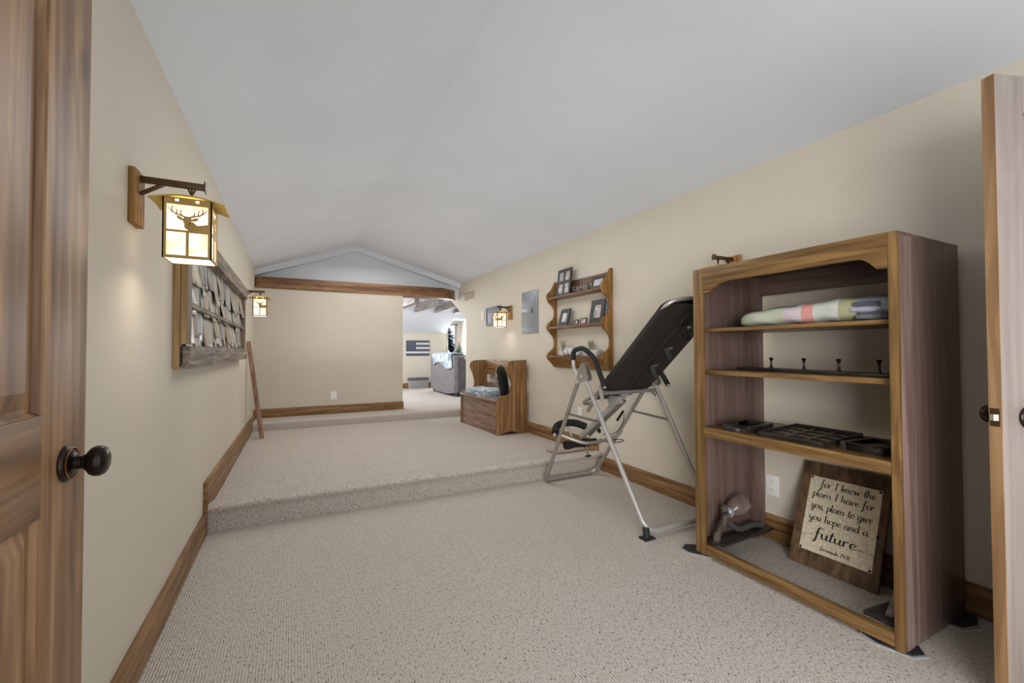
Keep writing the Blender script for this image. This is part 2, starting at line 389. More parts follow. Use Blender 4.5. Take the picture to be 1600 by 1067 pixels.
ceil.prism([(XL-.12, ZC-.0435), (RX, RZ), (RX, RZ+t), (XL-.12, ZC+t)], -.6, 7.28, Y)
ceil.prism([(RX, RZ), (XR+.12, ZC-.0332), (XR+.12, ZC+t), (RX, RZ+t)], -.6, 7.28, Y)
struct(ceil.build('ceiling', 'white', loc=(0, 0, 0), smooth=False))
# gable: a dropped band under the vault and the recessed triangle behind it
d = .092
band = [(XL, ZC), (RX, RZ), (XR, ZC), (XR, ZC-d), (RX+.01, RZ-d), (XL, ZC-d)]
struct(MB().prism(band, 7.2, 7.3, Y).build('trim_1', 'white', loc=(0, 0, 0), smooth=False), 'pale band following the vault at the gable end')
struct(MB().prism([(XL-.1, 2.06), (XL-.1, ZC-.04), (RX, RZ), (XR+.1, ZC-.03), (XR+.1, 2.06)], 7.3, 7.36, Y).build('wall_gable', 'white', loc=(0, 0, 0), smooth=False), 'white triangular gable above the wooden beam')
bz0, bz1, by0, by1 = 2.042, 2.207, 7.08, 7.26
beam = MB().prism([(XL+.003, by0+.03), (XL+.04, by0), (2.29, by0), (2.60, 7.33), (2.60, 7.4), (XL+.003, 7.4)], bz0, bz1, Z)
tag(beam.build('tie_beam', 'beam', bevel=.012), 'long knotty brown wooden beam above the beige back wall', 'beam')
# baseboards
bb = .133
struct(MB().box(XL, -.472, -.5, 3.30, 0, bb).build('baseboard_left', 'base_y', bevel=.003), 'left baseboard beside the lower floor')
struct(MB().prism([(3.285, .128), (3.6, .13), (6.6, zp(6.6)-.005), (7.1, zp(6.6)-.005), (7.1, .235), (6.6, .262), (3.6, .318), (3.285, .322)], XL, -.470, X).build('baseboard_left_upper', 'base_y', bevel=.003), 'left baseboard beside the raised platform')
struct(MB().box(2.62, XR, -.5, 3.33, 0, bb).build('baseboard_right', 'base_y', bevel=.003), 'right baseboard beside the lower floor')
struct(MB().prism([(3.35, .14), (6.9, zp(6.9)), (6.9, zp(6.9)+bb), (3.35, .14+bb)], 2.618, XR, X).build('baseboard_right_upper', 'base_y', bevel=.003), 'right baseboard beside the raised platform')
struct(MB().box(XL, 1.612, 7.078, 7.1, .185, .315).build('baseboard_back', 'base_x', bevel=.003), 'baseboard along the back wall')
# far room shell
FY, KX = 10.85, 3.56
struct(MB().box(.6, KX, FY, FY+.1, .1, 1.57).build('wall_far', 'wall', loc=(0, 0, 0)), 'beige knee wall of the far room')
sl = .552
def sz(y): return 1.57+sl*(FY-y)
far = MB()
far.prism([(7.5, sz(7.5)), (FY+.1, sz(FY+.1)), (FY+.1, sz(FY+.1)+.1), (7.5, sz(7.5)+.1)], .6, KX, X)
far.prism([(7.5, sz(7.5)), (10.21, sz(10.21)), (10.21, sz(10.21)+.1), (7.5, sz(7.5)+.1)], KX, 5.2, X)
struct(far.build('ceiling_far', 'white', loc=(0, 0, 0), smooth=False), 'white sloping ceiling of the far room')
dm = MB().box(KX-.05, 5.2, 10.21, 11.1, 1.925, 2.0)
struct(dm.build('ceiling_dormer', 'white', loc=(0, 0, 0)))
dw = MB()
dw.box(KX-.02, 3.63, 11.0, 11.1, .1, 1.95); dw.box(3.92, 4.06, 11.0, 11.1, .1, 1.95); dw.box(3.63, 3.92, 11.0, 11.1, .1, .95); dw.box(3.63, 3.92, 11.0, 11.1, 1.845, 1.95)
struct(dw.build('wall_dormer', 'wall', loc=(0, 0, 0)), 'wall around the dormer window')
struct(MB().box(4.03, 4.13, 9.9, 11.1, .1, 1.95).build('wall_dormer_side', 'wall', loc=(0, 0, 0)))
wn = MB()
for a in ((3.63, 3.67, .95, 1.845), (3.88, 3.92, .95, 1.845), (3.63, 3.92, .95, 1.0), (3.63, 3.92, 1.80, 1.845)): wn.box(a[0], a[1], 10.97, 11.05, a[2], a[3])
wo = struct(wn.build('window_1', 'ash', bevel=.004), 'bright dormer window with grey wood frame')
m_, t_, b_ = nt('window_glass', .0); b_.inputs['Transmission Weight'].default_value = 1; b_.inputs['IOR'].default_value = 1.05; M['pane'] = m_
MB().box(3.67, 3.88, 11.01, 11.014, 1.0, 1.80).build('window_pane', 'pane', wo)
struct(MB().box(1.5, KX, FY-.02, FY, .185, .315).build('baseboard_far', 'base_x'))
for i, xx in enumerate((2.02, 2.50, 2.98, 3.46)):
    yt = 10.0
    p = [(yt, sz(yt)-.005), (yt-.30, sz(yt)-.005), (8.0, sz(yt)-.005), (8.0, sz(yt)+.16), (yt-.29, sz(yt)+.16)]
    r = MB().prism(p, xx, xx+.09, X).build('ceiling_rafter', 'rafter', bevel=.004)
    tag(r, ('grey-brown rafter left of the others, mostly behind the back wall', 'first full rafter under the white slope beside the back wall', 'middle rafter under the white slope of the far room', 'right rafter under the white slope, above the dormer window')[i], 'rafter', 'rafters in the far room')

# ------------------------------------------------------------------ doors
def knob(parent, c, ax, name='door_knob'):
    c, ax = Vector(c), Vector(ax).normalized()
    r = MB().lathe([(.0, 0), (.034, 0), (.036, .003), (.034, .007), (.030, .010), (.026, .011), (.022, .014), (.015, .016)], c, ax, 32)
    ro = r.build('rose', 'bronze', parent)
    MB().lathe([(.0305, .0098), (.0312, .0112), (.029, .0125)], c, ax, 32, cap=False).build('rose_ring', 'copper', ro)
    k = MB().lathe([(.0135, .014), (.0125, .026), (.0150, .029), (.0150, .032), (.020, .034), (.0265, .039), (.0300, .046), (.0300, .053), (.0265, .060), (.018, .0645), (.009, .066), (.0, .0665)], c, ax, 32, cap=False)
    return k.build(name, 'bronze', parent)
dx = -.396; y0, y1, st = .40, 1.242, .180
d1 = thing('door_1', 'open knotty brown panel door at the left edge', 'door', (dx-.0175, y1-.4, 0), kind='structure'); del d1['category']
MB().box(dx-.038, dx, y1-st, y1, .012, 2.03).build('stile', 'door', d1, bevel=.002)
MB().box(dx-.038, dx, y0, y0+.11, .012, 2.03).build('stile', 'door', d1, bevel=.002)
for z0, z1 in ((.012, .22), (.855, 1.036), (1.91, 2.03)):
    MB().box(dx-.038, dx, y0+.11, y1-st, z0, z1).build('rail', 'doory', d1, bevel=.002)
for z0, z1 in ((.22, .855), (1.036, 1.91)):
    pa, pb = y0+.11, y1-st
    p = MB(); g = .0125; e = .03
    vs = []
    for k, (ins, xx) in enumerate(((0, dx-.004), (.007, dx-g), (.014, dx-g), (.014+e, dx-.005))):
        vs += [(xx, pa+ins, z0+ins), (xx, pb-ins, z0+ins), (xx, pb-ins, z1-ins), (xx, pa+ins, z1-ins)]
    fs = []
    for k in range(3):
        for j in range(4): fs.append((k*4+j, k*4+(j+1) % 4, k*4+4+(j+1) % 4, k*4+4+j))
    fs.append((12, 13, 14, 15)); vs += [(dx-.034, pa, z0), (dx-.034, pb, z0), (dx-.034, pb, z1), (dx-.034, pa, z1)]; fs.append((16, 19, 18, 17))
    for j in range(4): fs.append((j, 16+j, 16+(j+1) % 4, (j+1) % 4))
    p.poly(vs, fs).build('panel', 'door', d1, smooth=False)
knob(d1, (dx, 1.150, .930), (1, 0, 0))
# right door: hinged by the right wall, free edge towards the room
A = Vector((1.994, .517, 0)); u = Vector((.942, -.335, 0)).normalized(); nrm = Vector((u.y, -u.x, 0)); nrm = -nrm if nrm.y > 0 else nrm   # nrm faces the camera
d2 = thing('door_2', 'open whitewashed pine door at the right edge seen past its edge', 'door', A, kind='structure'); del d2['category']
Zv = Vector((0, 0, 1)); TH = .034
def dbox(u0, u1, z0, z1, dep0=0, dep1=TH):
    return MB().obox(A+u*u0-nrm*dep0+Zv*z0, u*(u1-u0), Zv*(z1-z0), -nrm*(dep1-dep0))
dbox(.003, .108, .012, 2.03).build('stile', 'doorw', d2, bevel=.002)
dbox(0, .003, .012, 2.03).build('edge_strip', 'dooredge', d2)
dbox(.55, .66, .012, 2.03).build('stile', 'doorw', d2, bevel=.002)
for z0, z1 in ((.012, .22), (.85, 1.03), (1.91, 2.03)): dbox(.108, .55, z0, z1).build('rail', 'doorw', d2, bevel=.002)
for z0, z1 in ((.22, .85), (1.03, 1.91)): dbox(.108, .55, z0, z1, .012, .024).build('panel', 'doorw', d2)
kz = .930
knob(d2, A+u*.098+Zv*kz, nrm); knob(d2, A+u*.075-nrm*TH+Zv*kz, -nrm)
pl = MB().obox(A-u*.0015-nrm*.005+Zv*(kz-.029), u*.0025, Zv*.058, -nrm*.025).build('latch_plate', 'lampdark', d2, bevel=.0008)
MB().prism([(-.0015, 0), (-.012, .006), (-.012, .016), (-.0015, .018)], -.010, .010, lambda p, q, t: A+u*p-nrm*(.007+q)+Zv*(kz+t)).build('latch_bolt', 'silver', pl)
MB().tube([A+u*.085+nrm*.001+Zv*(kz+.055), A+u*.088+nrm*.02+Zv*(kz+.060), A+u*.10+nrm*.03+Zv*(kz+.045), A+u*.125+nrm*.03+Zv*(kz+.015)], .0022, 8, smoothpts=.01).build('wire_hook', 'chrome', d2)

# ------------------------------------------------------------------ wall sconces
def deer(mb, f, x0, x1, z0, z1, t0, t1):
    # stag head and antlers as flat cut-out shapes inside a pane, f maps (p,q,t)
    W, H = x1-x0, z1-z0
    g = lambda p, q, t: f(x0+p*W, z0+q*H, t)
    mb.prism(sp2([(.42, .50), (.50, .56), (.58, .50), (.60, .40), (.54, .22), (.52, .08), (.47, .05), (.43, .12), (.42, .26), (.39, .38)], 3, True), t0, t1, g)
    mb.prism(sp2([(.40, .44), (.30, .54), (.24, .53), (.28, .44), (.38, .39)], 3, True), t0, t1, g)
    mb.prism(sp2([(.60, .44), (.70, .52), (.76, .50), (.72, .42), (.62, .39)], 3, True), t0, t1, g)
    mb.prism([(.54, .30), (.62, .36), (.74, .22), (1.0, .30), (1.0, 0), (.50, 0), (.52, .08)], t0, t1, g)
    def strip(pts, w0, w1):
        P = sp2(pts, 5); n = len(P); a, b = [], []
        for i in range(n):
            dxy = Vector((P[min(i+1, n-1)][0]-P[max(i-1, 0)][0], P[min(i+1, n-1)][1]-P[max(i-1, 0)][1])).normalized()
            ww = w0+(w1-w0)*i/(n-1)
            a.append((P[i][0]-dxy.y*ww, P[i][1]+dxy.x*ww)); b.append((P[i][0]+dxy.y*ww, P[i][1]-dxy.x*ww))
        for i in range(n-1): mb.prism([a[i], a[i+1], b[i+1], b[i]], t0, t1, g)
    for s in (1, -1):
        q = lambda pts: [(.5-s*(.5-a), b) for a, b in pts]
        strip(q([(.45, .52), (.34, .58), (.22, .62), (.13, .74), (.14, .92)]), .030, .010)
        strip(q([(.16, .68), (.08, .76), (.05, .88)]), .016, .006)
        strip(q([(.24, .62), (.24, .76), (.20, .86)]), .016, .006)
        strip(q([(.36, .58), (.33, .70), (.36, .80)]), .018, .006)
def sconce(loc, right, label):
    R = thing('wall_sconce', label, 'wall lamp', (0, 0, 0), 'deer lantern wall sconces')
    MB().box(0, .02, -.052, .052, -.094, .094).build('back_plate', 'lampwood', R, bevel=.003)
    MB().box(.02, .205, -.008, .008, .058, .080).build('arm', 'lampdark', R, bevel=.002)
    MB().bar((.02, 0, .018), (.085, 0, .062), .012, .012, (0, 1, 0)).build('brace', 'lampdark', R, bevel=.002)
    MB().box(.203, .207, -.014, .014, .050, .088).build('arm_end', 'lampdark', R, bevel=.001)
    hk = MB(); hk.tube([(.165-.012, 0, .060), (.165-.006, 0, .045), (.165, 0, .034)], .003, 8); hk.tube([(.165+.012, 0, .060), (.165+.006, 0, .045), (.165, 0, .034)], .003, 8); hk.tube([(.165, 0, .060), (.165, 0, .016)], .0045, 8)
    hk.build('hook', 'lampdark', R)
    cx, hx, hy, zt, zb = .165, .070, .066, .004, -.206
    rf = MB()
    def roof(a, b):
        x = cx-.108+.216*a; y = -.078+.156*b
        return (x, y, .018-.020*(2*a-1)**2-.006*(2*b-1)**2)
    top = rf.grid(17, 7, roof)
    rfo = rf.build('roof', 'mica', R)
    so = rfo.modifiers.new('thickness', 'SOLIDIFY'); so.thickness = .004; so.offset = -1
    b = MB(); wb = .011; th = .004; zm = zb+.094
    for f, h, side in ((lambda p, q, t: (cx+p, -hy+t, q), hx, 0), (lambda p, q, t: (cx+p, hy-t, q), hx, 1), (lambda p, q, t: (cx+hx-t, p, q), hy, 2), (lambda p, q, t: (cx-hx+t, p, q), hy, 3)):
        rc = lambda a0, a1, c0, c1: b.prism([(a0, c0), (a1, c0), (a1, c1), (a0, c1)], 0, th, f)
        rc(-h, -h+wb, zb, zt); rc(h-wb, h, zb, zt); rc(-h+wb, h-wb, zb, zb+.010); rc(-h+wb, h-wb, zt-.024, zt); rc(-h+wb, h-wb, zm-.0035, zm+.0035); rc(-.004, .004, zb+.010, zm-.0035)
        deer(b, f, -h+wb, h-wb, zm+.0035, zt-.024, 0, th)
    b.build('lantern_frame', 'lampmetal', R, smooth=False)
    for y in (-hy+.0055, hy-.0055): MB().box(cx-hx+wb*.6, cx+hx-wb*.6, y-.0008, y+.0008, zb+.006, zt-.010).build('glass_panel', 'glass', R)
    for x in (cx-hx+.0055, cx+hx-.0055): MB().box(x-.0008, x+.0008, -hy+wb*.6, hy-wb*.6, zb+.006, zt-.010).build('glass_panel', 'glass', R)
    MB().box(cx-hx+.005, cx+hx-.005, -hy+.005, hy-.005, zb+.002, zb+.004).build('bottom_glass', 'glassw', R)
    for k in (-.030, .028): MB().box(cx+k-.005, cx+k+.005, -hy-.0008, -hy+.0002, zt-.014, zt-.006).build('vent_hole', 'glassw', R)
    l = bpy.data.lights.new('lantern_bulb', 'AREA'); l.shape = 'RECTANGLE'; l.size = .12; l.size_y = .11; l.energy = LAMP; l.color = (1, .86, .66); l.spread = math.radians(150)
    lo = bpy.data.objects.new('lantern_bulb', l); COL.objects.link(lo); lo.parent = R; lo.location = (cx, 0, zb-.004)
    R.location = loc; R.rotation_euler = (0, 0, PI if right else 0)
    return R
LAMP = .4
sconce((XL, 1.904, 1.675), False, 'nearest lit deer lantern wall lamp, on the left wall beside the brown door')
sconce((XL, 5.55, 1.735), False, 'small lit deer lantern wall lamp beyond the barnwood wall art near the back wall')
sconce((XR, 5.235, 1.655), True, 'lit deer lantern wall lamp on the right wall above the storage bench')
sconce((XR, 1.895, 1.680), True, 'wall lamp mostly hidden behind the top of the tall bookcase')

# ------------------------------------------------------------------ barnwood wall art
xa = -.440
T = thing('wall_art', 'long weathered barnwood framed wall art with curled strips, on left wall', 'wall art', (XL, 3.8, 1.06))
ya, yb, za, zb_ = 2.47, 5.22, 1.065, 1.765
MB().box(XL+.001, XL+.010, ya+.02, yb-.02, za+.02, zb_-.02).build('backing_board', 'barn_z', T)
MB().box(XL+.001, XL+.028, ya, ya+.03, za, zb_+.02).build('frame_side', 'raw_z', T, bevel=.002)
MB().box(XL+.030, xa, ya, ya+.10, za+.115, zb_).build('frame_stile', 'barn_z', T, bevel=.002, label='grey barnwood upright with raw tan edge')
MB().box(XL+.031, xa-.002, ya-.003, ya+.0, za+.115, zb_).build('raw_edge', 'raw_z', T)
MB().box(XL+.004, xa+.002, yb-.10, yb, za+.10, zb_-.06).build('frame_stile', 'barn_z', T, bevel=.002)
MB().box(XL+.036, xa+.014, ya+.01, yb, za, za+.105).build('frame_rail', 'barn_y', T, bevel=.003)
MB().box(XL+.004, xa+.016, ya, yb+.03, zb_-.085, zb_+.015).build('frame_rail', 'barn_y', T, bevel=.003)
kk = MB()
for k in range(4): kk.bar((XL+.030, ya+.004, za+.012+k*.026), (XL+.036, ya+.004, za+.028+k*.026), .004, .012, (0, 1, 0))
kk.build('corrugated_liner', 'slot', T)
zl = 1.375
MB().prism([(ya+.10, zl+.01), (yb-.10, zl+.01), (yb-.10, zl-.012), (ya+.10, zl-.012)], XL+.026, xa-.002, X).build('cross_lath', 'barn_y', T, label='thin lath crossing the curled strips')
for row, (ztop, hh) in enumerate(((1.69, .20), (1.53, .18), (1.365, .17), (1.26, .15))):
    yy = ya+.10+.02*row
    while yy < yb-.16:
        wd = random.uniform(.085, .155); h = hh*random.uniform(.8, 1.15); ztp = ztop+random.uniform(-.02, .02)
        curl = random.uniform(.004, .030)*(1 if random.random() < .6 else .3); tw = random.uniform(-.010, .010); cup = random.uniform(.002, .012)
        base = XL+.013+.006*(3-row)*.4
        def f(a, b, yy=yy, wd=wd, h=h, ztp=ztp, curl=curl, tw=tw, cup=cup, base=base):
            x = base+curl*b**1.6+tw*(a-.5)*b+cup*(1-(2*a-1)**2)*(.3+.7*b)
            return (min(x, xa+.006), yy+wd*a, max(ztp-h*b, za+.106))
        mb = MB(); mb.grid(6, 8, f)
        o = mb.build('curled_strip', random.choice(STRIPS+[STRIPS[0], STRIPS[1]]), T, angle=60)
        so = o.modifiers.new('thickness', 'SOLIDIFY'); so.thickness = .0012
        yy += wd*random.uniform(.66, .92)

# leaning rail with peg ends
T = thing('leaning_rail', 'reddish wooden rail with peg ends leaning on left wall by the step', 'wooden rail', (-.33, 6.0, zp(6.0)))
MB().obox((-.352, 5.99, zp(6)-.0), (-.148, 0, 1.165), (.047, 0, .004), (0, .05, 0)).build('rail', 'cedar', T, bevel=.003)
for k in (.10, .40, .66, .88):
    c = Vector((-.352-.148*k, 6.0, zp(6)+1.165*k))
    MB().tube([c+Vector((.022, -.022, .01)), c+Vector((.022, .0, .01))], .012, 10).build('peg', 'shelf_y', T)

# ------------------------------------------------------------------ plates, outlets, vents
def outlet(loc, normal, label, w=.075, h=.118, kind='outlet', group='white wall outlets'):
    # faces along -y (back wall) or -x (right wall) or +x (left wall)
    c = Vector(loc); n = Vector(normal); s = Vector((0, 0, 1)).cross(n)
    R = thing('wall_outlet', label, 'outlet', c, group)
    q = lambda a, b, t: c+s*a+Vector((0, 0, b))+n*t
    MB().prism([(-w/2, -h/2), (w/2, -h/2), (w/2, h/2), (-w/2, h/2)], 0, .006, q).build('cover_plate', 'plastic', R, bevel=.002)
    for zz in (.026, -.026):
        MB().prism([(.017*math.cos(k*PI/6), zz+.016*math.sin(k*PI/6)) for k in range(12)], .006, .0085, q).build('socket', 'plastic', R)
        sl_ = MB()
        for a in (-.006, .006): sl_.prism([(a-.001, zz-.002), (a+.001, zz-.002), (a+.001, zz+.007), (a-.001, zz+.007)], .0085, .0088, q)
        sl_.prism([(-.002, zz-.009), (.002, zz-.009), (.002, zz-.005), (-.002, zz-.005)], .0085, .0088, q)
        sl_.build('slot', 'slot', R)
    return R
outlet((.555, 7.1, .458), (0, -1, 0), 'white outlet on the beige back wall above the baseboard', .085, .125)
outlet((XR, 3.655, .497), (-1, 0, 0), 'white outlet on the right wall seen behind the exercise frame')
outlet((XR, 1.658, .310), (-1, 0, 0), 'white outlet on the wall seen through the bookcase', .08, .125)
def plate(name, loc, n, w, h, d, mat, label, cat, sw=True):
    c = Vector(loc); n = Vector(n); s = Vector((0, 0, 1)).cross(n); q = lambda a, b, t: c+s*a+Vector((0, 0, b))+n*t
    R = thing(name, label, cat, c)
    MB().prism([(-w/2, -h/2), (w/2, -h/2), (w/2, h/2), (-w/2, h/2)], 0, d, q).build('cover_plate', mat, R, bevel=.002)
    if sw: MB().prism([(-.012, -.026), (.012, -.026), (.012, .026), (-.012, .026)], d, d+.004, q).build('rocker', mat, R, bevel=.001)
    return R
plate('wall_switch', (XR, 6.20, 1.682), (-1, 0, 0), .10, .135, .012, 'ivory', 'small ivory wall switch left of the blue-grey frame', 'switch')
plate('door_chime', (XL, 6.36, 2.07), (1, 0, 0), .07, .15, .012, 'ivory', 'white wall box high on the left wall, nearer of two beside the beam', 'wall box', False)
plate('door_chime', (XL, 6.75, 2.075), (1, 0, 0), .07, .14, .012, 'ivory', 'white wall box high on the left wall, next to the beam end', 'wall box', False)
V = thing('vent_register', 'beige air vent high on the right wall near the beam', 'vent', (XR, 6.78, 2.06))
MB().box(XR-.008, XR, 6.56, 7.0, 1.985, 2.125).build('frame', 'vent', V, bevel=.003)
for k in range(12):
    yy = 6.60+k*.031
    MB().obox((XR-.010, yy, 2.005), (0, 0, .10), (-.010, .010, 0), (.002, .004, 0)).build('louver', 'vent', V)
MB().box(XR-.0095, XR-.008, 6.585, 6.975, 2.0, 2.11).build('dark_core', plain('vent_shadow', (.20, .17, .135), .8), V)
# framed sign
V = thing('picture_frame', 'blue-grey square framed print behind the far right wall lamp', 'picture frame', (XR, 5.79, 1.65))
fy0, fy1, fz0, fz1 = 5.545, 6.04, 1.512, 1.782
MB().box(XR-.012, XR, fy0, fy1, fz0, fz1).build('print_board', 'bluegrey', V)
for a in ((fy0, fy1, fz1-.022, fz1), (fy0, fy1, fz0, fz0+.022), (fy0, fy0+.022, fz0+.022, fz1-.022), (fy1-.022, fy1, fz0+.022, fz1-.022)):
    MB().box(XR-.022, XR, *a).build('frame_bar', 'bluegrey', V, bevel=.002)
g = MB()
for a in ((5.60, 5.82, 1.62, 1.70), (5.86, 5.98, 1.55, 1.70), (5.60, 5.70, 1.55, 1.60)): g.box(XR-.0128, XR-.012, *a)
g.build('print', patches('faded_print', [(.30, .25, .25), (.36, .36, .40), (.22, .20, .21)], 40), V)
# electrical panel
V = thing('electrical_panel', 'grey steel electrical panel door on the right wall', 'electrical panel', (XR, 4.70, 1.62))
MB().box(XR-.012, XR, 4.49, 4.90, 1.355, 1.881).build('cover', 'steel', V, bevel=.003)
MB().box(XR-.017, XR-.012, 4.565, 4.835, 1.43, 1.81).build('door_leaf', 'steel', V, bevel=.002)
lt = MB().box(XR-.022, XR-.017, 4.600, 4.622, 1.60, 1.665).build('latch', 'black', V, bevel=.002)
MB().box(XR-.019, XR-.017, 4.66, 4.675, 1.605, 1.628).build('lock', 'black', V, bevel=.002)

# ------------------------------------------------------------------ scalloped wall shelf and what stands on it
V = thing('wall_shelf', 'amber pine three-tier wall shelf with scalloped sides on right wall', 'shelf', (XR, 3.62, .95))
side = sp2([(.028, 1.905), (.045, 1.86), (.085, 1.80), (.125, 1.765), (.130, 1.725), (.110, 1.68), (.060, 1.635), (.034, 1.59), (.034, 1.53), (.060, 1.48), (.110, 1.44), (.130, 1.40), (.115, 1.36), (.065, 1.31), (.036, 1.26), (.036, 1.19), (.060, 1.15), (.110, 1.115), (.130, 1.075), (.115, 1.04), (.060, .99), (.030, .955)], 4)
side = [(XR-d_, z_) for d_, z_ in side]+[(XR, .95), (XR, 1.905)]
MB().prism(side, 3.13, 3.155, Y).build('side_panel', 'shelf_z', V, bevel=.002)
MB().prism(side, 4.08, 4.105, Y).build('side_panel', 'shelf_z', V, bevel=.002)
for zt in (1.725, 1.40, 1.085): MB().box(XR-.122, XR, 3.155, 4.08, zt-.026, zt).build('shelf_board', 'shelfdark_y', V, bevel=.004)
MB().box(XR-.018, XR, 3.155, 4.08, 1.725, 1.875).build('back_rail', 'shelfdark_y', V, bevel=.002)
MB().prism([(XR-.085, 1.059), (XR, 1.059), (XR, .955), (XR-.022, .955)], 3.155, 4.08, Y).build('lower_rail', 'shelf_y', V, bevel=.002)
def pframe(name, label, y0, y1, zb, h, x, lean, mat, pm, border, openings=None, grp='photo frames on the wall shelf', th=.014, cat='photo frame'):
    # upright frame leaning back towards +x; front faces -x
    H = Vector((math.sin(lean), 0, math.cos(lean))); D = Vector((math.cos(lean), 0, -math.sin(lean))); U = Vector((0, -1, 0)); W = y1-y0
    O = Vector((x, y1, zb))
    R = thing(name, label, cat, O, grp)
    ops = openings or [(border/W, 1-border/W, border/h, 1-border/h)]
    MB().obox(O+D*.005, U*W, H*h, D*(th-.005)).build('backing', mat, R, bevel=.001)
    us = sorted({0, 1, *[o[0] for o in ops], *[o[1] for o in ops]}); vs = sorted({0, 1, *[o[2] for o in ops], *[o[3] for o in ops]})
    fr = MB()
    for i in range(len(us)-1):
        for j in range(len(vs)-1):
            a, b = (us[i]+us[i+1])/2, (vs[j]+vs[j+1])/2
            if any(o[0] < a < o[1] and o[2] < b < o[3] for o in ops): continue
            fr.obox(O+U*(W*us[i])+H*(h*vs[j]), U*(W*(us[i+1]-us[i])), H*(h*(vs[j+1]-vs[j])), D*.005)
    fr.build('frame', mat, R, smooth=False)
    for o in ops: MB().obox(O+D*.0042+U*(W*o[0])+H*(h*o[2]), U*(W*(o[1]-o[0])), H*(h*(o[3]-o[2])), D*.0008).build('photo', pm, R)
    return R
col4 = [(.12, .44, .56, .90), (.56, .88, .56, .90), (.12, .44, .08, .44), (.56, .88, .08, .44)]
pframe('collage_frame', 'tall black collage frame with four photos on the top shelf', 3.70, 3.955, 1.726, .285, 2.545, .12, 'black', 'photo', .02, col4)
pframe('photo_frame', 'dark brown landscape photo frame at the right of the top shelf', 3.165, 3.36, 1.726, .125, 2.555, .25, 'brownframe', 'photopale', .030)
pframe('photo_frame', 'small black portrait frame at the left of the middle shelf', 3.75, 3.925, 1.401, .19, 2.545, .28, 'black', 'photopale', .045)
pframe('photo_frame', 'larger black portrait frame at the right of the middle shelf', 3.165, 3.37, 1.401, .225, 2.545, .16, 'black', 'photo', .050)
pframe('photo_frame', 'tiny dark photo stand, left of the two on the middle shelf', 3.57, 3.63, 1.401, .055, 2.55, .3, 'brownframe', 'photo', .010)
pframe('photo_frame', 'tiny square photo plaque, right of the two on the middle shelf', 3.43, 3.53, 1.401, .062, 2.55, .2, 'brownframe', 'photo', .008)
pframe('photo_frame', 'pale blue backed frame behind the larger black frame', 3.158, 3.20, 1.401, .20, 2.585, .1, 'bluegrey', 'photopale', .008)
# word block
V = thing('word_block', 'dark wooden block with raised pale letters on the top shelf', 'word sign', (2.60, 3.52, 1.726))
MB().box(2.60, 2.618, 3.36, 3.72, 1.726, 1.806).build('block', 'brownframe', V, bevel=.002)
def text_mesh(body, size, extrude):
    cu = bpy.data.curves.new('lettering', 'FONT'); cu.body = body; cu.size = size; cu.extrude = extrude; cu.resolution_u = 3
    ob = bpy.data.objects.new('lettering', cu); COL.objects.link(ob)
    me = bpy.data.meshes.new_from_object(ob.evaluated_get(bpy.context.evaluated_depsgraph_get()))
    bpy.data.objects.remove(ob); return me
me = text_mesh('FAMILY', .085, .003)
xs = [v.co.x for v in me.vertices]; ys = [v.co.y for v in me.vertices]; w0, w1, h0, h1 = min(xs), max(xs), min(ys), max(ys)
for v in me.vertices:
    a = (v.co.x-w0)/(w1-w0); b = (v.co.y-h0)/(h1-h0)
    v.co = Vector((2.597-v.co.z*.8, 3.71-a*.345, 1.731+b*.070))-V.location
me.materials.append(M['letter']); lo = bpy.data.objects.new('lettering', me); COL.objects.link(lo); lo.parent = V
V = thing('small_frame', 'narrow tan plaque between the word block and the brown frame', 'plaque', (2.60, 3.37, 1.726))
MB().box(2.585, 2.597, 3.355, 3.395, 1.726, 1.80).build('plaque_board', plain('tan_plaque', (.34, .27, .16), .6), V, bevel=.002)
# bottom shelf: planters and balls
def planter(label, x, y, w, d, h, n, sh, spread):
    R = thing('planter', label, 'planter', (x, y, 1.086), 'planters on the bottom shelf')
    p = MB()
    a, b = w/2, w/2*.86
    vs = [(x-d*.43, y-b, 1.086), (x+d*.43, y-b, 1.086), (x+d*.43, y+b, 1.086), (x-d*.43, y+b, 1.086), (x-d/2, y-a, 1.086+h), (x+d/2, y-a, 1.086+h), (x+d/2, y+a, 1.086+h), (x-d/2, y+a, 1.086+h)]
    p.poly(vs, [(3, 2, 1, 0), (4, 5, 6, 7), (0, 1, 5, 4), (1, 2, 6, 5), (2, 3, 7, 6), (3, 0, 4, 7)])
    p.build('pot', 'concrete', R, bevel=.003)
    s = MB()
    for k in range(n):
        an = random.uniform(0, 2*PI); tl = random.uniform(.1, spread); hh = sh*random.uniform(.7, 1.1)
        c = Vector((x+random.uniform(-.012, .012), y+random.uniform(-.02, .02), 1.084+h)); e = c+Vector((math.cos(an)*tl*.5, math.sin(an)*tl, 1)).normalized()*hh
        m = (c+e)/2+Vector((0, 0, hh*.08)); s.tube([c, m, e], [.0022, .002, .0006], 5)
        for q in range(4):
            pt = c.lerp(e, .35+.16*q); s.tube([pt, pt+Vector((random.uniform(-.012, .012), random.uniform(-.012, .012), .012))], [.0018, .0004], 4)
    s.build('dry_stems', 'twig', R)
planter('small white pot with wispy dried stems at left of bottom shelf', 2.57, 3.85, .085, .07, .05, 26, .115, .75)
planter('long white planter with a dense grassy tuft, right on bottom shelf', 2.602, 3.42, .28, .06, .062, 44, .09, .35)
def ball(label, y, r, x=2.56):
    mb = MB(); mb.lathe([(r*math.sin(PI*k/14), -r*math.cos(PI*k/14)) for k in range(15)], (x, y, 1.086+r), seg=22, cap=False)
    tag(mb.build('woven_ball', 'ball'), label, 'decorative ball', 'pale balls on the bottom shelf')
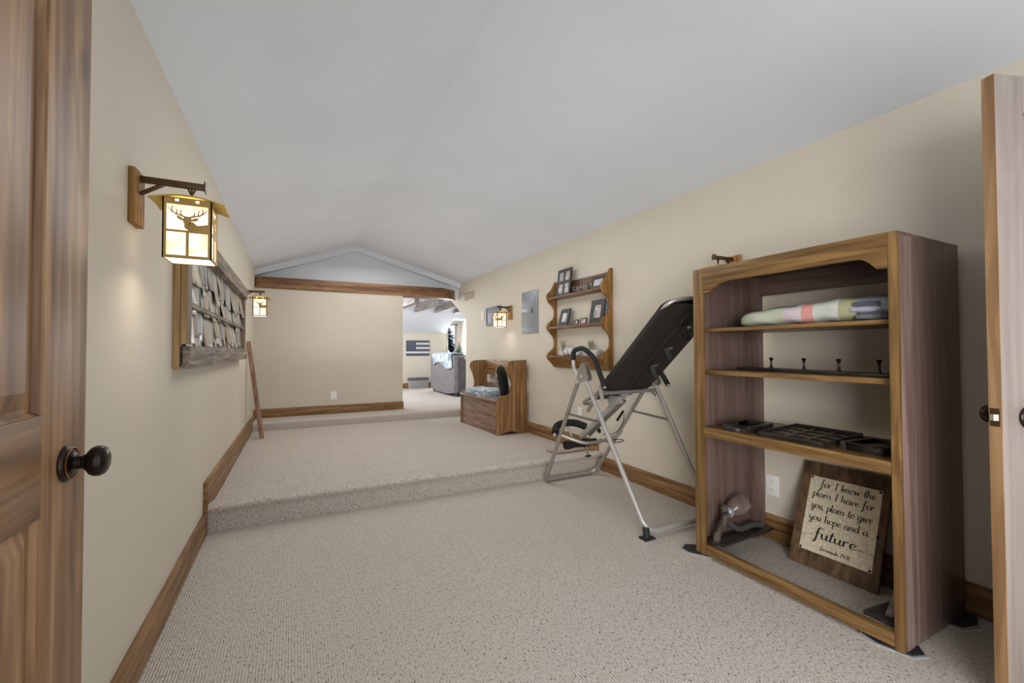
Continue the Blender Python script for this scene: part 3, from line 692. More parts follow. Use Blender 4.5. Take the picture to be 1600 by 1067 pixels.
ball('pale woven ball beside the small white pot', 3.755, .044); ball('pale woven ball behind the grab handle loop', 3.655, .046, 2.545); ball('pale woven ball in front of the long white planter', 3.55, .034, 2.534)

# ------------------------------------------------------------------ storage bench
V = thing('storage_bench', 'oak settle bench with lift-up seat against the right wall', 'bench', (2.4, 5.35, .105))
def bside(y0, y1):
    zo = zp(y0)-.114
    pr_ = [(2.189, .114)]+sp2([(2.189, .50), (2.192, .535), (2.215, .568), (2.255, .588), (2.32, .592), (2.372, .615), (2.398, .665), (2.398, .73), (2.378, .80), (2.350, .87), (2.333, .93), (2.340, .98), (2.375, 1.008), (2.44, 1.018)], 4)+[(2.605, 1.022), (2.612, .11)]+sp2([(2.52, .11), (2.47, .125), (2.42, .148), (2.36, .146), (2.30, .135), (2.23, .114)], 3)
    return MB().prism([(a, b+zo) for a, b in pr_], y0, y1, Y)
bside(4.727, 4.757).build('end_panel', 'oak_z', V, bevel=.004)
bside(5.955, 5.985).build('end_panel', 'oak_z', V, bevel=.004)
MB().prism([(4.757, .116), (5.955, .094), (5.955, .502), (4.757, .512)], 2.205, 2.225, X).build('front_panel', 'oakred_y', V, bevel=.002)
MB().prism([(4.758, .514), (5.954, .504), (5.954, .526), (4.758, .536)], 2.165, 2.56, X).build('seat_lid', 'oakred_y', V, bevel=.006)
sc_ = [(4.757, .805), (5.955, .79)]
top = []
for k in range(41):
    yy = 5.955-k*(5.955-4.757)/40; q_ = k/40
    top.append((yy, .965+.035*abs(math.sin(q_*PI*3.0))**.8+.01))
MB().prism(sc_+top, 2.572, 2.594, X).build('top_back_slat', 'oak_y', V, bevel=.003)
MB().box(2.572, 2.594, 4.757, 5.955, .58, .675).build('lower_back_slat', 'oakred_y', V, bevel=.003)
MB().prism([(4.757, .14), (5.955, .12), (5.955, .50), (4.757, .51)], 2.55, 2.565, X).build('rear_panel', 'oak_y', V)
V = thing('folded_blanket', 'folded blue-grey patchwork blanket lying on the bench seat', 'blanket', (2.38, 5.38, .534))
for k, (h, ins) in enumerate(((.028, .0), (.026, .012), (.03, .03))):
    z0 = .534+sum((.028, .026)[:k]); yA, yB, xA, xB = 5.07+ins, 5.90-ins*2, 2.19+ins*.7, 2.55-ins
    def f(a, b, z0=z0, h=h, yA=yA, yB=yB, xA=xA, xB=xB, k=k):
        an = 2*PI*a; cx_, cy_ = (xA+xB)/2, (yA+yB)/2
        ex = lambda v: math.copysign(abs(v)**.28, v)
        r = (1, 1.0, 1, 1, .97, .0)[min(5, int(b*5+.5))]; zz = (0, .25, .7, .9, 1.0, 1.04)[min(5, int(b*5+.5))]
        wob = .008*math.sin(an*9+k)+.006*math.sin(an*17+2*k)
        return (cx_+(xB-xA)/2*ex(math.cos(an))*r+wob*r, cy_+(yB-yA)/2*ex(math.sin(an))*r+wob*r, z0+h*zz+.008*math.sin(an*5+k)*(b > .5)*r)
    mb = MB(); mb.grid(72, 6, f, True)
    mb.build('folded_layer', ('throw2', 'throw', 'throw')[k], V, angle=70)
V = MB()
def cush(a, b):
    u_, v_ = 2*a-1, 2*b-1
    return u_, v_
cu = MB(); n = 22
def pillow_pts(sgn):
    def f(a, b):
        u_, v_ = 2*a-1, 2*b-1
        th_ = .062*max(0, (1-abs(u_)**2.6)*(1-abs(v_)**2.6))**.55
        px = .150*u_*(1-.10*v_*v_); pz = .205*v_*(1-.10*u_*u_)
        return Vector((px, sgn*th_+.03*0, pz))
    return f
cu.grid(n, n, pillow_pts(1)); cu.grid(n, n, pillow_pts(-1))
co = cu.build('throw_pillow', 'cushion', loc=(0, 0, 0), angle=80)
co.location = (2.365, 4.935, .748); co.rotation_euler = (Matrix.Rotation(math.radians(-11), 3, 'Y') @ Matrix.Rotation(math.radians(50), 3, 'Z')).to_euler()
tag(co, 'black-backed patterned pillow leaning on the bench end panel', 'pillow')
bx = MB().obox((2.255, 3.50, .1535), (.33, 0, 0), (0, .20, -.020), (0, 0, .040)).build('flat_box', 'box', bevel=.003)
tag(bx, 'flat tan box lying on the platform behind the inversion table', 'box')

# ------------------------------------------------------------------ inversion table
V = thing('inversion_table', 'grey folding inversion table with black tilted bed beside the bookcase', 'exercise equipment', (2.2, 2.6, 0))
A1, A2, AP = Vector((1.955, 3.215, .022)), Vector((1.925, 1.985, .035)), Vector((1.90, 2.60, .955))
B1, B2, BP = Vector((2.50, 3.225, .022)), Vector((2.50, 1.985, .035)), Vector((2.49, 2.50, .905))
r = .0165
MB().tube([A1+(AP-A1)*.97+Vector((0, .03, 0)), A1+Vector((0, .0, .0))+(AP-A1)*.04, A1, B1, B1+(BP-B1)*.97+Vector((0, .03, 0))], r, 12, smoothpts=.10).build('front_leg_frame', 'silver', V)
MB().tube([A2+(AP-A2)*.985+Vector((0, -.02, 0)), A2, B2, B2+(BP-B2)*.985+Vector((0, -.02, 0))], r, 12, smoothpts=.09).build('rear_leg_frame', 'silverl', V)
# pads
ft = MB(); ft.tube([A2+Vector((-.0, .01, .03)), A2+Vector((-.004, 0, -.03))], .020, 12); ft.box(1.885, 1.965, 1.955, 2.015, 0, .010)
ft.build('foot_cap', 'rubber', V)
ft = MB(); ft.box(2.465, 2.54, 1.955, 2.015, 0, .012); ft.build('foot_cap', 'rubber', V)
# spreader bars
MB().bar(A1.lerp(AP, .675)+Vector((-.012, 0, 0)), A2.lerp(AP, .665)+Vector((-.012, 0, 0)), .012, .026, (1, 0, 0)).build('spreader_bar', 'grey', V, bevel=.002)
MB().bar(B1.lerp(BP, .705), B2.lerp(BP, .68), .012, .026, (1, 0, 0)).build('spreader_bar', 'grey', V, bevel=.002)
# curved front brace
a_, b_ = A1.lerp(AP, .47), B1.lerp(BP, .50)
MB().tube(spline([a_, a_.lerp(b_, .14)+Vector((0, -.05, -.035)), a_.lerp(b_, .30)+Vector((0, -.085, -.06)), a_.lerp(b_, .55)+Vector((0, -.085, -.055)), a_.lerp(b_, .86)+Vector((0, -.05, -.03)), b_], 5), .0135, 10).build('front_brace', 'silver', V)
# hinge plates and handles
for nm, xx, P in (('hinge_plate', 1.90, Vector((1.9, 2.575, .965))), ('hinge_plate', 2.495, Vector((2.495, 2.50, .915)))):
    pts = [(-.022, .085), (.010, .092), (.026, .07), (.072, -.022), (.066, -.042), (.01, -.056), (-.062, -.036), (-.070, -.018)]
    hp = MB().prism([(P.y+a, P.z+b) for a, b in pts], xx-.020, xx-.012, X).prism([(P.y+a, P.z+b) for a, b in pts], xx+.012, xx+.020, X).build(nm, 'grey', V, bevel=.001)
    MB().lathe([(.011, 0), (.011, .006), (.006, .009)], (xx-.020, P.y, P.z-.006), (-1, 0, 0), 10).build('bolt', 'chrome', hp)
hA = [(1.9, 2.648, .955), (1.9, 2.705, 1.0), (1.9, 2.715, 1.06), (1.9, 2.715, 1.145), (1.9, 2.59, 1.168), (1.9, 2.455, 1.09), (1.9, 2.345, .885)]
hb = MB().tube(hA, .0135, 12, smoothpts=.055).build('handle', 'silverl', V)
MB().tube([(1.9, 2.714, 1.07), (1.9, 2.712, 1.140), (1.9, 2.59, 1.166), (1.9, 2.455, 1.088), (1.9, 2.347, .893)], .0185, 12, smoothpts=.055).build('foam_grip', 'foam', hb)
hB = MB().tube([(2.5, 2.60, .93), (2.5, 2.62, 1.02), (2.5, 2.50, 1.06), (2.5, 2.42, .975), (2.5, 2.345, .875)], .0135, 12, smoothpts=.05).build('handle', 'silverl', V)
MB().tube([(2.5, 2.61, 1.0), (2.5, 2.60, 1.03), (2.5, 2.50, 1.058), (2.5, 2.42, .975), (2.5, 2.350, .885)], .0185, 12, smoothpts=.05).build('foam_grip', 'foam', hB)
MB().bar((1.915, 2.42, .895), (1.92, 2.395, .795), .020, .018, (1, 0, 0)).build('pivot_arm', 'silverl', V, bevel=.002)
MB().tube([(1.93, 2.47, .836), (2.49, 2.47, .836)], .0145, 12).build('pivot_bar', 'silver', V)
MB().tube([(2.455, 2.46, .83), (2.475, 2.44, .80)], .016, 10).build('end_cap', 'grey', V)
# tilted bed
O = Vector((2.205, 2.49, .868)); L = Vector((0, -.742, .670)).normalized(); NN = Vector((0, .670, .742)); SX = Vector((1, 0, 0))
def bp(s, l, n): return O+SX*s+L*l+NN*n
hw, LL = .222, .865
MB().tube([bp(-hw, -.24, -.03), bp(-hw, -.02, .0), bp(-hw, LL-.09, 0), bp(-hw+.03, LL-.012, 0), bp(-hw+.14, LL+.02, 0), bp(hw-.14, LL+.02, 0), bp(hw-.03, LL-.012, 0), bp(hw, LL-.09, 0), bp(hw, -.02, 0), bp(hw, -.24, -.03)], .0135, 12, smoothpts=.06).build('bed_frame', 'silver', V)
bedm = MB()
def bedf(a, b):
    an = 2*PI*a; ex = lambda v, p: math.copysign(abs(v)**p, v)
    cs = ex(math.cos(an), .22); s_ = (hw+.019)*cs; n_ = .0195*ex(math.sin(an), .5)
    lim = LL-.004-.080*abs(cs)**6
    return bp(s_, .0+lim*b, n_-(.008*(1-cs*cs) if n_ < 0 else 0))
vs_ = bedm.grid(64, 12, bedf, True); bedm.bm.faces.new([v[0] for v in vs_])
bed = bedm.build('backrest', 'nylon', V, angle=60)
for s in (-.012, .055):
    MB().tube([bp(s, .04, -.026), bp(s, LL-.06, -.026)], .010, 8).build('support_rod', 'nylon', bed)
for l in (.28, .46, .66):
    st_ = MB().obox(bp(-.03, l, -.034), SX*.10, L*.028, NN*.004).build('strap', 'rubber', bed)
    MB().obox(bp(.055, l+.004, -.040), SX*.03, L*.022, NN*.006).build('buckle', 'chrome', st_, bevel=.001)
    tb = MB(); p0 = bp(.03, l+.01, -.038)
    def tf(a, b, p0=p0):
        return p0+SX*(.010-.025*(1-a))+Vector((.012*b, -.03*b*b, -.085*b))+L*(.018*a)
    tb.grid(3, 7, tf); tb.build('strap_tail', 'rubber', st_, angle=70)
# seat flap below the pivot
sf = MB()
def seatf(s_):
    def f(a, b):
        s = -.20+.40*a; return Vector((2.205+s, 2.52+.20*b, .845-.075*b))+Vector((0, .2, 1)).normalized()*(s_*(1-abs(2*a-1)**6)*(1-abs(2*b-1)**6)-.006)
    return f
sf.grid(15, 9, seatf(.016)); sf.grid(15, 9, seatf(-.016)); sf.build('lower_pad', 'nylon', V, angle=60)
MB().tube([(1.995, 2.56, .815), (1.985, 2.69, .755), (2.01, 2.735, .730), (2.09, 2.735, .728)], .013, 10, smoothpts=.04).build('pad_loop', 'silver', V)
MB().prism([(2.47, .80), (2.60, .80), (2.62, .76), (2.60, .70), (2.56, .735), (2.45, .755)], 2.15, 2.158, X).build('pivot_bracket', 'silverl', V, bevel=.001)
MB().bar((2.22, 2.48, .835), (2.20, 3.03, .405), .036, .036, (1, 0, 0)).build('main_tube', 'silverl', V, bevel=.003)
MB().bar((2.235, 2.52, .765), (2.225, 2.95, .43), .020, .020, (1, 0, 0)).build('adjusting_tube', 'grey', V, bevel=.002)
MB().tube([(2.245, 2.80, .46), (2.30, 2.72, .47), (2.34, 2.66, .56), (2.325, 2.635, .64)], .0028, 8, smoothpts=.05).build('release_cable', 'rubber', V)
MB().tube([(2.30, 2.690, .585), (2.322, 2.640, .665)], .010, 8).build('pull_grip', 'foam', V)
MB().lathe([(.016, 0), (.022, .004), (.022, .016), (.012, .022)], (2.26, 2.88, .475), (1, -.2, .2), 14).build('adjust_knob', 'foam', V)
ank = MB().tube([(2.12, 3.03, .36), (2.08, 3.05, .50)], .011, 10).build('ankle_post', 'silverl', V)
MB().tube(spline([(1.91, 2.99, .470), (1.955, 3.03, .515), (2.06, 3.06, .530), (2.16, 3.05, .520), (2.235, 3.01, .490)], 5), .030, 14).build('ankle_cuff', 'foam', ank)
MB().tube([(1.905, 2.985, .464), (1.893, 2.975, .450)], .012, 10).build('cuff_end', 'silverl', ank)
MB().tube([(2.02, 2.98, .362), (2.335, 2.98, .362)], .009, 10).build('roller_axle', 'silver', V)
for xa_, xb_ in ((2.00, 2.165), (2.18, 2.315)):
    n_ = 8; MB().tube([(xa_+(xb_-xa_)*k/n_, 2.98, .362) for k in range(n_+1)], [.034, .037, .036, .031, .028, .028, .029, .031, .029], 16).build('foam_roller', 'foam', V)
MB().bar((2.195, 2.96, .34), (2.20, 2.93, .265), .018, .012, (1, 0, 0)).build('height_pin', 'silver', V, bevel=.002)
MB().lathe([(.012, 0), (.028, .006), (.028, .012), (.0, .02)], (2.198, 2.935, .272), (0, -.3, -1), 14, cap=False).build('pin_knob', 'foam', V)
MB().tube(spline([(2.33, 2.95, .375), (2.40, 2.85, .37), (2.46, 2.80, .385), (2.44, 2.80, .40), (2.37, 2.86, .395), (2.32, 2.94, .39)], 4), .004, 6).build('tether_loop', 'rubber', V)

# ------------------------------------------------------------------ bookcase
xf, xb, ya, yb, zt0 = 2.036, 2.585, .790, 1.724, 1.600
V = thing('bookcase', 'tall open-backed wooden bookcase with scalloped top rail by right wall', 'bookcase', ((xf+xb)/2, (ya+yb)/2, .012))
zb0 = .012; sA, sB = .030, .060      # stile widths right, left
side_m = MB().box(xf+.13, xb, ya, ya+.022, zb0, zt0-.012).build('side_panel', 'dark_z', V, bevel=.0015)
MB().box(xf+.022, xf+.13, ya, ya+.022, zb0, zt0-.012).build('side_edge_board', wood('reddish_brown_board', (.17, .112, .095), (.33, .235, .205), 'z', .35, 0, 30, None, .4, False), V, bevel=.0015)
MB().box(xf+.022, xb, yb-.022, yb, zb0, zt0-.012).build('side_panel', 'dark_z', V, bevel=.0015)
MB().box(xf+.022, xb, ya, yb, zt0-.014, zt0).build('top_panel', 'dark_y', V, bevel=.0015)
MB().box(xf, xf+.022, ya, ya+sA, zb0, zt0).build('face_stile', 'case_z', V, bevel=.004)
MB().box(xf, xf+.022, yb-sB, yb, zb0, zt0).build('face_stile', 'case_z', V, bevel=.004)
y0, y1 = ya+sA, yb-sB
arch = [(y1, 1.462), (y1-.040, 1.462)]+sp2([(y1-.045, 1.463), (y1-.075, 1.483), (y1-.105, 1.503), (y1-.150, 1.512)], 5)+sp2([(y0+.125, 1.512), (y0+.090, 1.508), (y0+.062, 1.492), (y0+.040, 1.468), (y0+.035, 1.462)], 5)+[(y0, 1.460)]
MB().prism(arch+[(y0, zt0), (y1, zt0)], xf, xf+.022, X).build('top_rail', 'case_y', V, bevel=.004)
MB().box(xf, xf+.022, y0, y1, .668, .718).build('middle_rail', 'case_y', V, bevel=.004)
MB().box(xf, xf+.030, y0, y1, zb0+.006, .072).build('bottom_rail', 'case_y', V, bevel=.004)
MB().box(xf+.022, xb-.02, ya+.022, yb-.022, .694, .712).build('fixed_shelf', 'case_y', V)
MB().box(xf+.050, xb-.02, ya+.022, yb-.022, 1.248, 1.266).build('shelf', 'case_y', V, bevel=.002)
MB().box(xf+.050, xb-.02, ya+.022, yb-.022, 1.008, 1.032).build('shelf', 'case_y', V, bevel=.002)
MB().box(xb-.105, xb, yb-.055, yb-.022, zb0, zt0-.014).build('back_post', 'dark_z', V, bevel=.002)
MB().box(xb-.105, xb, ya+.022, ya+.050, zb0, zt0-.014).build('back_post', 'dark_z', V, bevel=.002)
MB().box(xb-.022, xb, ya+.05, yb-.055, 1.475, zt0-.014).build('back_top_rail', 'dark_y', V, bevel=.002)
MB().box(xb-.030, xb, ya+.05, yb-.055, zb0, .072).build('back_bottom_rail', 'case_y', V, bevel=.002)
# sliders
def slider(cx, cy, label, rot=0):
    P = [(-.06, -.045), (.02, -.06), (.085, -.035), (.095, .02), (.05, .055), (-.05, .06), (-.085, .02)]
    c_, s_ = math.cos(rot), math.sin(rot)
    R = thing('furniture_slider', label, 'furniture slider', (cx, cy, 0), 'furniture sliders under the bookcase')
    f = lambda k: [(cx+(a*c_-b*s_)*k, cy+(a*s_+b*c_)*k) for a, b in P]
    MB().prism(f(1.13), .0, .006, Z).build('felt_base', 'felt', R)
    MB().prism(f(1.0), .005, .0115, Z).build('rubber_top', 'rubber', R, bevel=.002)
slider(2.10, .845, 'black furniture slider under the near front corner of bookcase', 1.9)
slider(2.515, .800, 'black furniture slider under the near back corner of bookcase', -.1)
slider(2.075, 1.722, 'black furniture slider under the far front corner of bookcase', 2.2)
# folded quilt
V = MB(); 
def qf(a, b):
    # a round the section, b along y (0 near, 1 far)
    y = .848+.727*b
    an = 2*PI*a; ex = lambda v, p: math.copysign(abs(v)**p, v)
    h = .108*(1-.45*max(0, (b-.62)/.38)**2)*(1+.06*math.sin(b*7)); wdt = .17*(1-.18*max(0, (b-.75)/.25)**2)
    end = 1-max(0, (b-.94)/.06)**2*.55-max(0, (.03-b)/.03)**2*.35
    x = 2.335+wdt*ex(math.cos(an), .55)*end+.004*math.sin(b*23+a*9)
    z = 1.2675+h*.5+h*.5*ex(math.sin(an), .62)*end+.0025*math.sin(b*31+a*14)
    return (x-.035*(1-b)*0, y, max(z, 1.267))
vs = V.grid(40, 46, qf, True)
V.bm.faces.new([v[0] for v in vs]); V.bm.faces.new([v[-1] for v in vs][::-1])
q = V.build('folded_quilt', 'quilt', loc=(2.335, 1.211, 1.267), angle=60)
tag(q, 'folded pastel patchwork quilt lying on the top shelf of the bookcase', 'quilt')
cl = (stripmat('grey_plaid_cloth', (.09, .10, .12), (.22, .24, .28), .9, 0), stripmat('lilac_grey_cloth', (.42, .43, .52), (.55, .57, .66), .9, 0), stripmat('dark_slate_cloth', (.04, .045, .055), (.12, .13, .155), .9, 0))
for k, (zz, rr, y_, x_, mt) in enumerate(((1.362, .012, .90, 2.19, 2), (1.340, .013, .925, 2.165, 0), (1.318, .014, .93, 2.160, 1), (1.300, .012, .90, 2.160, 2), (1.284, .013, .905, 2.155, 0))):
    fl = MB()
    pts = spline([(x_+.16, y_-.045-.01*k % 2, zz-.006), (x_+.06, y_-.05, zz-.004), (x_+.005, y_-.02, zz-.003), (x_, y_+.03, zz), (x_+.008, y_+.075, zz+.002)], 4)
    fl.tube(pts, [rr*(.5+.5*math.sin(PI*min(1, max(0, .12+.76*i/(len(pts)-1))))) for i in range(len(pts))], 10)
    fl.build('quilt_fold', cl[mt], q)
# hook rail on the second shelf
V = thing('hook_rail', 'dark wooden peg rail with four iron hooks lying on a bookcase shelf', 'hook rail', (2.25, 1.2, 1.032))
a_, b_ = Vector((2.278, 1.63, 1.032)), Vector((2.118, .845, 1.032)); dv = (b_-a_); dn = dv.normalized(); sd = Vector((-dn.y, dn.x, 0)); sd = sd if sd.x > 0 else -sd
MB().obox(a_+Vector((0, 0, .0)), dv, sd*.10, Vector((0, 0, .016))).build('board', 'black_y', V, bevel=.003)
for (px, py) in ((2.315, 1.452), (2.275, 1.262), (2.235, 1.088), (2.195, .918)):
    MB().lathe([(.0095, 0), (.0085, .004), (.0055, .010), (.0045, .030), (.0052, .040), (.0095, .047), (.0105, .050), (.008, .054), (.0, .057)], (px, py, 1.048), seg=14).build('hook', 'bronze', V)
# shadow boxes and lattice frame on the fixed shelf
def shadow(label, c, rot, w, d, inner):
    R = thing('shadow_box', label, 'shadow box', (c[0], c[1], .712), 'black shadow boxes on the bookcase')
    c_, s_ = math.cos(rot), math.sin(rot); f = lambda a, b, t: (c[0]+a*c_-b*s_, c[1]+a*s_+b*c_, .712+t)
    bw = .026
    fr = MB()
    for a0, a1, b0, b1 in ((-d/2, d/2, -w/2, -w/2+bw), (-d/2, d/2, w/2-bw, w/2), (-d/2, -d/2+bw, -w/2+bw, w/2-bw), (d/2-bw, d/2, -w/2+bw, w/2-bw)):
        fr.prism([(a0, b0), (a1, b0), (a1, b1), (a0, b1)], 0, .032, f)
    fr.build('frame', 'black_y', R, bevel=.0015)
    MB().prism([(-d/2+.01, -w/2+.01), (d/2-.01, -w/2+.01), (d/2-.01, w/2-.01), (-d/2+.01, w/2-.01)], .004, .014, f).build('inset', inner, R)
shadow('black shadow box at the left end of the middle shelf', (2.225, 1.530), .12, .155, .235, plain('dark_glass', (.03, .033, .035), .12))
shadow('black shadow box with tan inset at the right of middle shelf', (2.255, .955), -.12, .165, .225, plain('tan_inset', (.25, .19, .11), .4))
V = thing('lattice_frame', 'flat black multi-opening frame lying in the middle of the shelf', 'collage frame', (2.33, 1.235, .712))
o_, u_, v_ = Vector((2.112, 1.398, .7125)), Vector((-.014, -.318, 0)), Vector((.400, .040, 0))
fr = MB()
for i in range(5): fr.obox(o_+v_*(i*.235)+u_*0, u_, v_*.06, Vector((0, 0, .012)))
for j in range(4): fr.obox(o_+u_*(j*.31), u_*.07, v_, Vector((0, 0, .0115)))
fr.build('lattice', 'black_x', V, smooth=False)
MB().obox(o_+u_*.02+v_*.02, u_*.96, v_*.96, Vector((0, 0, .0035))).build('backing', 'raw_y', V, label='tan backing seen through the openings')
MB().obox(o_-u_*.012-v_*.012, u_*.04, v_*1.024, Vector((0, 0, .022))).build('border', 'black_x', V, bevel=.001)
MB().obox(o_+u_*.972-v_*.012, u_*.04, v_*1.024, Vector((0, 0, .022))).build('border', 'black_x', V, bevel=.001)
MB().obox(o_-u_*.012-v_*.012, u_*1.024, v_*.04, Vector((0, 0, .022))).build('border', 'black_y', V, bevel=.001)
MB().obox(o_-u_*.012+v_*.972, u_*1.024, v_*.04, Vector((0, 0, .022))).build('border', 'black_y', V, bevel=.001)

# ------------------------------------------------------------------ leaning scripture sign
SA = Vector((2.422, 1.442, .004)); SB = Vector((2.434, 1.041, .004)); ST = Vector((2.61, 1.435, .517))
su = (SB-SA).normalized(); sv = ST-SA; sv = (sv-su*sv.dot(su)); SH = sv.length; sv.normalize(); sn = su.cross(sv); sn = sn if sn.x < 0 else -sn
V = thing('wall_sign', 'planked wood sign with lettered tin sheet leaning inside the bookcase', 'sign', SA)
def sg(a, b, t): return SA+su*a+sv*b+sn*t
pw = [0, .085, .165, .25, .33, .4012]
for i in range(5): MB().obox(sg(pw[i]+.0005, 0, -.016), su*(pw[i+1]-pw[i]-.001), sv*SH, sn*.016).build('plank', wood('sign_plank_%d' % i, (.085-.008*(i % 2), .048, .024), (.19-.02*(i % 2), .115, .062), 'z', .6, .4, 30), V, bevel=.0015)
MB().poly([sg(.045, .080, .0015), sg(.369, .080, .0015), sg(.369, .472, .0015), sg(.045, .472, .0015), sg(.045, .080, .0003), sg(.369, .080, .0003), sg(.369, .472, .0003), sg(.045, .472, .0003)], [(0, 1, 2, 3), (7, 6, 5, 4), (0, 4, 5, 1), (1, 5, 6, 2), (2, 6, 7, 3), (3, 7, 4, 0)]).build('tin_sheet', 'sheet', V)
for a, b in ((.053, .464), (.361, .464), (.053, .088), (.361, .088), (.372, .25)):
    MB().lathe([(.006, 0), (.006, .002), (.003, .004)], sg(a, b, .0014), sn, 10).build('nail_head', 'bronze', V)
G = {
 'a': ([[(.75, .8), (.4, 1), (.05, .6), (.1, .1), (.4, 0), (.7, .45), (.75, .95)], [(.75, .95), (.72, .2), (.9, 0), (1.1, .2)]], 1.0),
 'd': ([[(.75, .8), (.4, 1), (.05, .6), (.1, .1), (.4, 0), (.7, .45)], [(.82, 2.0), (.72, .2), (.9, 0), (1.1, .2)]], 1.0),
 'e': ([[(0, .4), (.4, .5), (.62, .78), (.42, 1), (.12, .75), (.1, .25), (.35, 0), (.8, .25)]], .75),
 'f': ([[(.8, 1.75), (.6, 2.05), (.35, 1.8), (.25, .8), (.15, -.5), (-.05, -.9), (-.2, -.6)], [(-.05, .95), (.65, 1.05)]], .7),
 'g': ([[(.75, .8), (.4, 1), (.05, .6), (.1, .1), (.4, 0), (.7, .45), (.75, .95)], [(.75, .95), (.68, -.5), (.4, -.95), (.1, -.7), (.45, -.25), (1.1, .2)]], 1.0),
 'h': ([[(.12, 2.0), (.05, 0)], [(.06, .45), (.35, .98), (.6, .85), (.58, .2), (.74, 0), (.95, .2)]], .9),
 'i': ([[(.08, 1), (.08, .2), (.24, 0), (.45, .2)], [(.16, 1.4), (.16, 1.5)]], .4),
 'k': ([[(.12, 2.0), (.05, 0)], [(.62, 1), (.3, .62), (.08, .5)], [(.25, .62), (.48, .1), (.66, 0), (.85, .2)]], .8),
 'l': ([[(.12, 2.0), (.07, .25), (.22, 0), (.42, .2)]], .38),
 'm': ([[(.05, 1), (.05, 0)], [(.06, .5), (.3, .98), (.5, .85), (.5, 0)], [(.5, .5), (.75, .98), (.95, .85), (.94, .2), (1.08, 0), (1.28, .2)]], 1.22),
 'n': ([[(.05, 1), (.05, 0)], [(.06, .45), (.35, .98), (.6, .85), (.58, .2), (.74, 0), (.95, .2)]], .9),
 'o': ([[(.4, 1), (.06, .7), (.1, .15), (.4, 0), (.7, .4), (.62, .9), (.4, 1)], [(.58, .95), (.75, .8), (.95, .88)]], .85),
 'p': ([[(.1, 1), (.02, -.95)], [(.07, .55), (.38, 1), (.7, .7), (.6, .12), (.3, 0), (.08, .25)]], .85),
 'r': ([[(.05, 1), (.05, 0)], [(.06, .45), (.3, .98), (.55, .88)]], .62),
 's': ([[(.55, .88), (.3, 1), (.12, .78), (.5, .32), (.35, 0), (.05, .12)]], .68),
 't': ([[(.22, 1.7), (.1, .22), (.28, 0), (.5, .2)], [(-.12, 1.15), (.52, 1.22)]], .48),
 'u': ([[(.05, 1), (.06, .25), (.28, 0), (.55, .4), (.6, 1)], [(.6, 1), (.58, .2), (.74, 0), (.95, .2)]], .88),
 'v': ([[(0, 1), (.28, 0), (.58, 1), (.8, .92)]], .78),
 'w': ([[(0, 1), (.22, 0), (.48, .85), (.7, 0), (1.0, 1), (1.2, .92)]], 1.15),
 'y': ([[(.05, 1), (.1, .25), (.32, .04), (.58, .45), (.64, 1)], [(.64, 1), (.56, -.5), (.3, -.95), (.05, -.7), (.4, -.25), (.95, .2)]], .88),
 'I': ([[(.36, 1.9), (.2, 0)], [(.1, 1.8), (.6, 1.98)], [(-.05, .06), (.45, 0)]], .65),
 'J': ([[(.15, 1.75), (.75, 1.95)], [(.5, 1.9), (.35, .3), (.1, -.1), (-.15, .15)]], .75),
 '2': ([[(.05, 1.35), (.3, 1.75), (.55, 1.35), (.05, 0)], [(.05, 0), (.6, .05)]], .8),
 '9': ([[(.55, 1.3), (.3, 1.7), (.05, 1.3), (.25, .95), (.55, 1.3), (.5, .5), (.3, 0)]], .8),
 '1': ([[(.05, 1.4), (.25, 1.7), (.2, 0)]], .5),
 ':': ([[(.12, .2), (.12, .3)], [(.14, .9), (.14, 1.0)]], .35),
 ',': ([[(.12, .12), (.02, -.3)]], .35), ' ': ([], .62)}
def strokes(text):
    out = []; x = 0
    for ch in text:
        st_, adv = G[ch]
        for s in st_: out.append([(x+a, b) for a, b in s])
        x += adv+.05
    return out, x-.05
def write(text, a0, a1, base, xh, wd, extra=()):
    st_, tot = strokes(text); k = (a1-a0)/tot; mb = MB()
    for s in list(st_)+list(extra):
        P = sp2([(a0+a*k+.06*b*xh, base+b*xh) for a, b in s], 7) if len(s) > 2 else [(a0+a*k+.06*b*xh, base+b*xh) for a, b in s]
        n = len(P); L_, R_ = [], []
        for i in range(n):
            dxy = Vector((P[min(i+1, n-1)][0]-P[max(i-1, 0)][0], P[min(i+1, n-1)][1]-P[max(i-1, 0)][1])).normalized()
            thick = wd*(.42+.75*max(0, -dxy.y if dxy.y < 0 else dxy.y*.25)) if s not in extra else wd*.22
            nx_ = Vector((-dxy.y, dxy.x))
            L_.append((P[i][0]+nx_.x*thick, P[i][1]+nx_.y*thick)); R_.append((P[i][0]-nx_.x*thick, P[i][1]-nx_.y*thick))
        vs = [sg(a, b, .0019) for a, b in L_]+[sg(a, b, .0019) for a, b in R_]
        mb.poly(vs, [(i, i+1, n+i+1, n+i) for i in range(n-1)])
    mb.build('lettering', 'ink', V, smooth=False)
write('for I know the', .100, .345, .421, .0190, .0023)
write('plans I have for', .070, .346, .366, .0190, .0023)
write('you, plans to give', .070, .345, .304, .0190, .0023)
write('you hope and a', .070, .335, .241, .0190, .0023)
k_ = (.297-.108)/strokes('future')[1]
ext = ([(-2.0, .1), (-2.25, .55), (-1.95, .75), (-1.75, .45), (-1.9, .1), (-1.3, -.1), (-.1, .55)], [(strokes('future')[1]-.1, .15), (strokes('future')[1]+.5, .35), (strokes('future')[1]+.25, .0), (strokes('future')[1]+.9, .25), (strokes('future')[1]+2.0, .0), (strokes('future')[1]+1.95, -.35)])
write('future', .108, .297, .157, .0265, .0038, ext)
write('Jeremiah 29:11', .140, .275, .101, .0105, .0016)

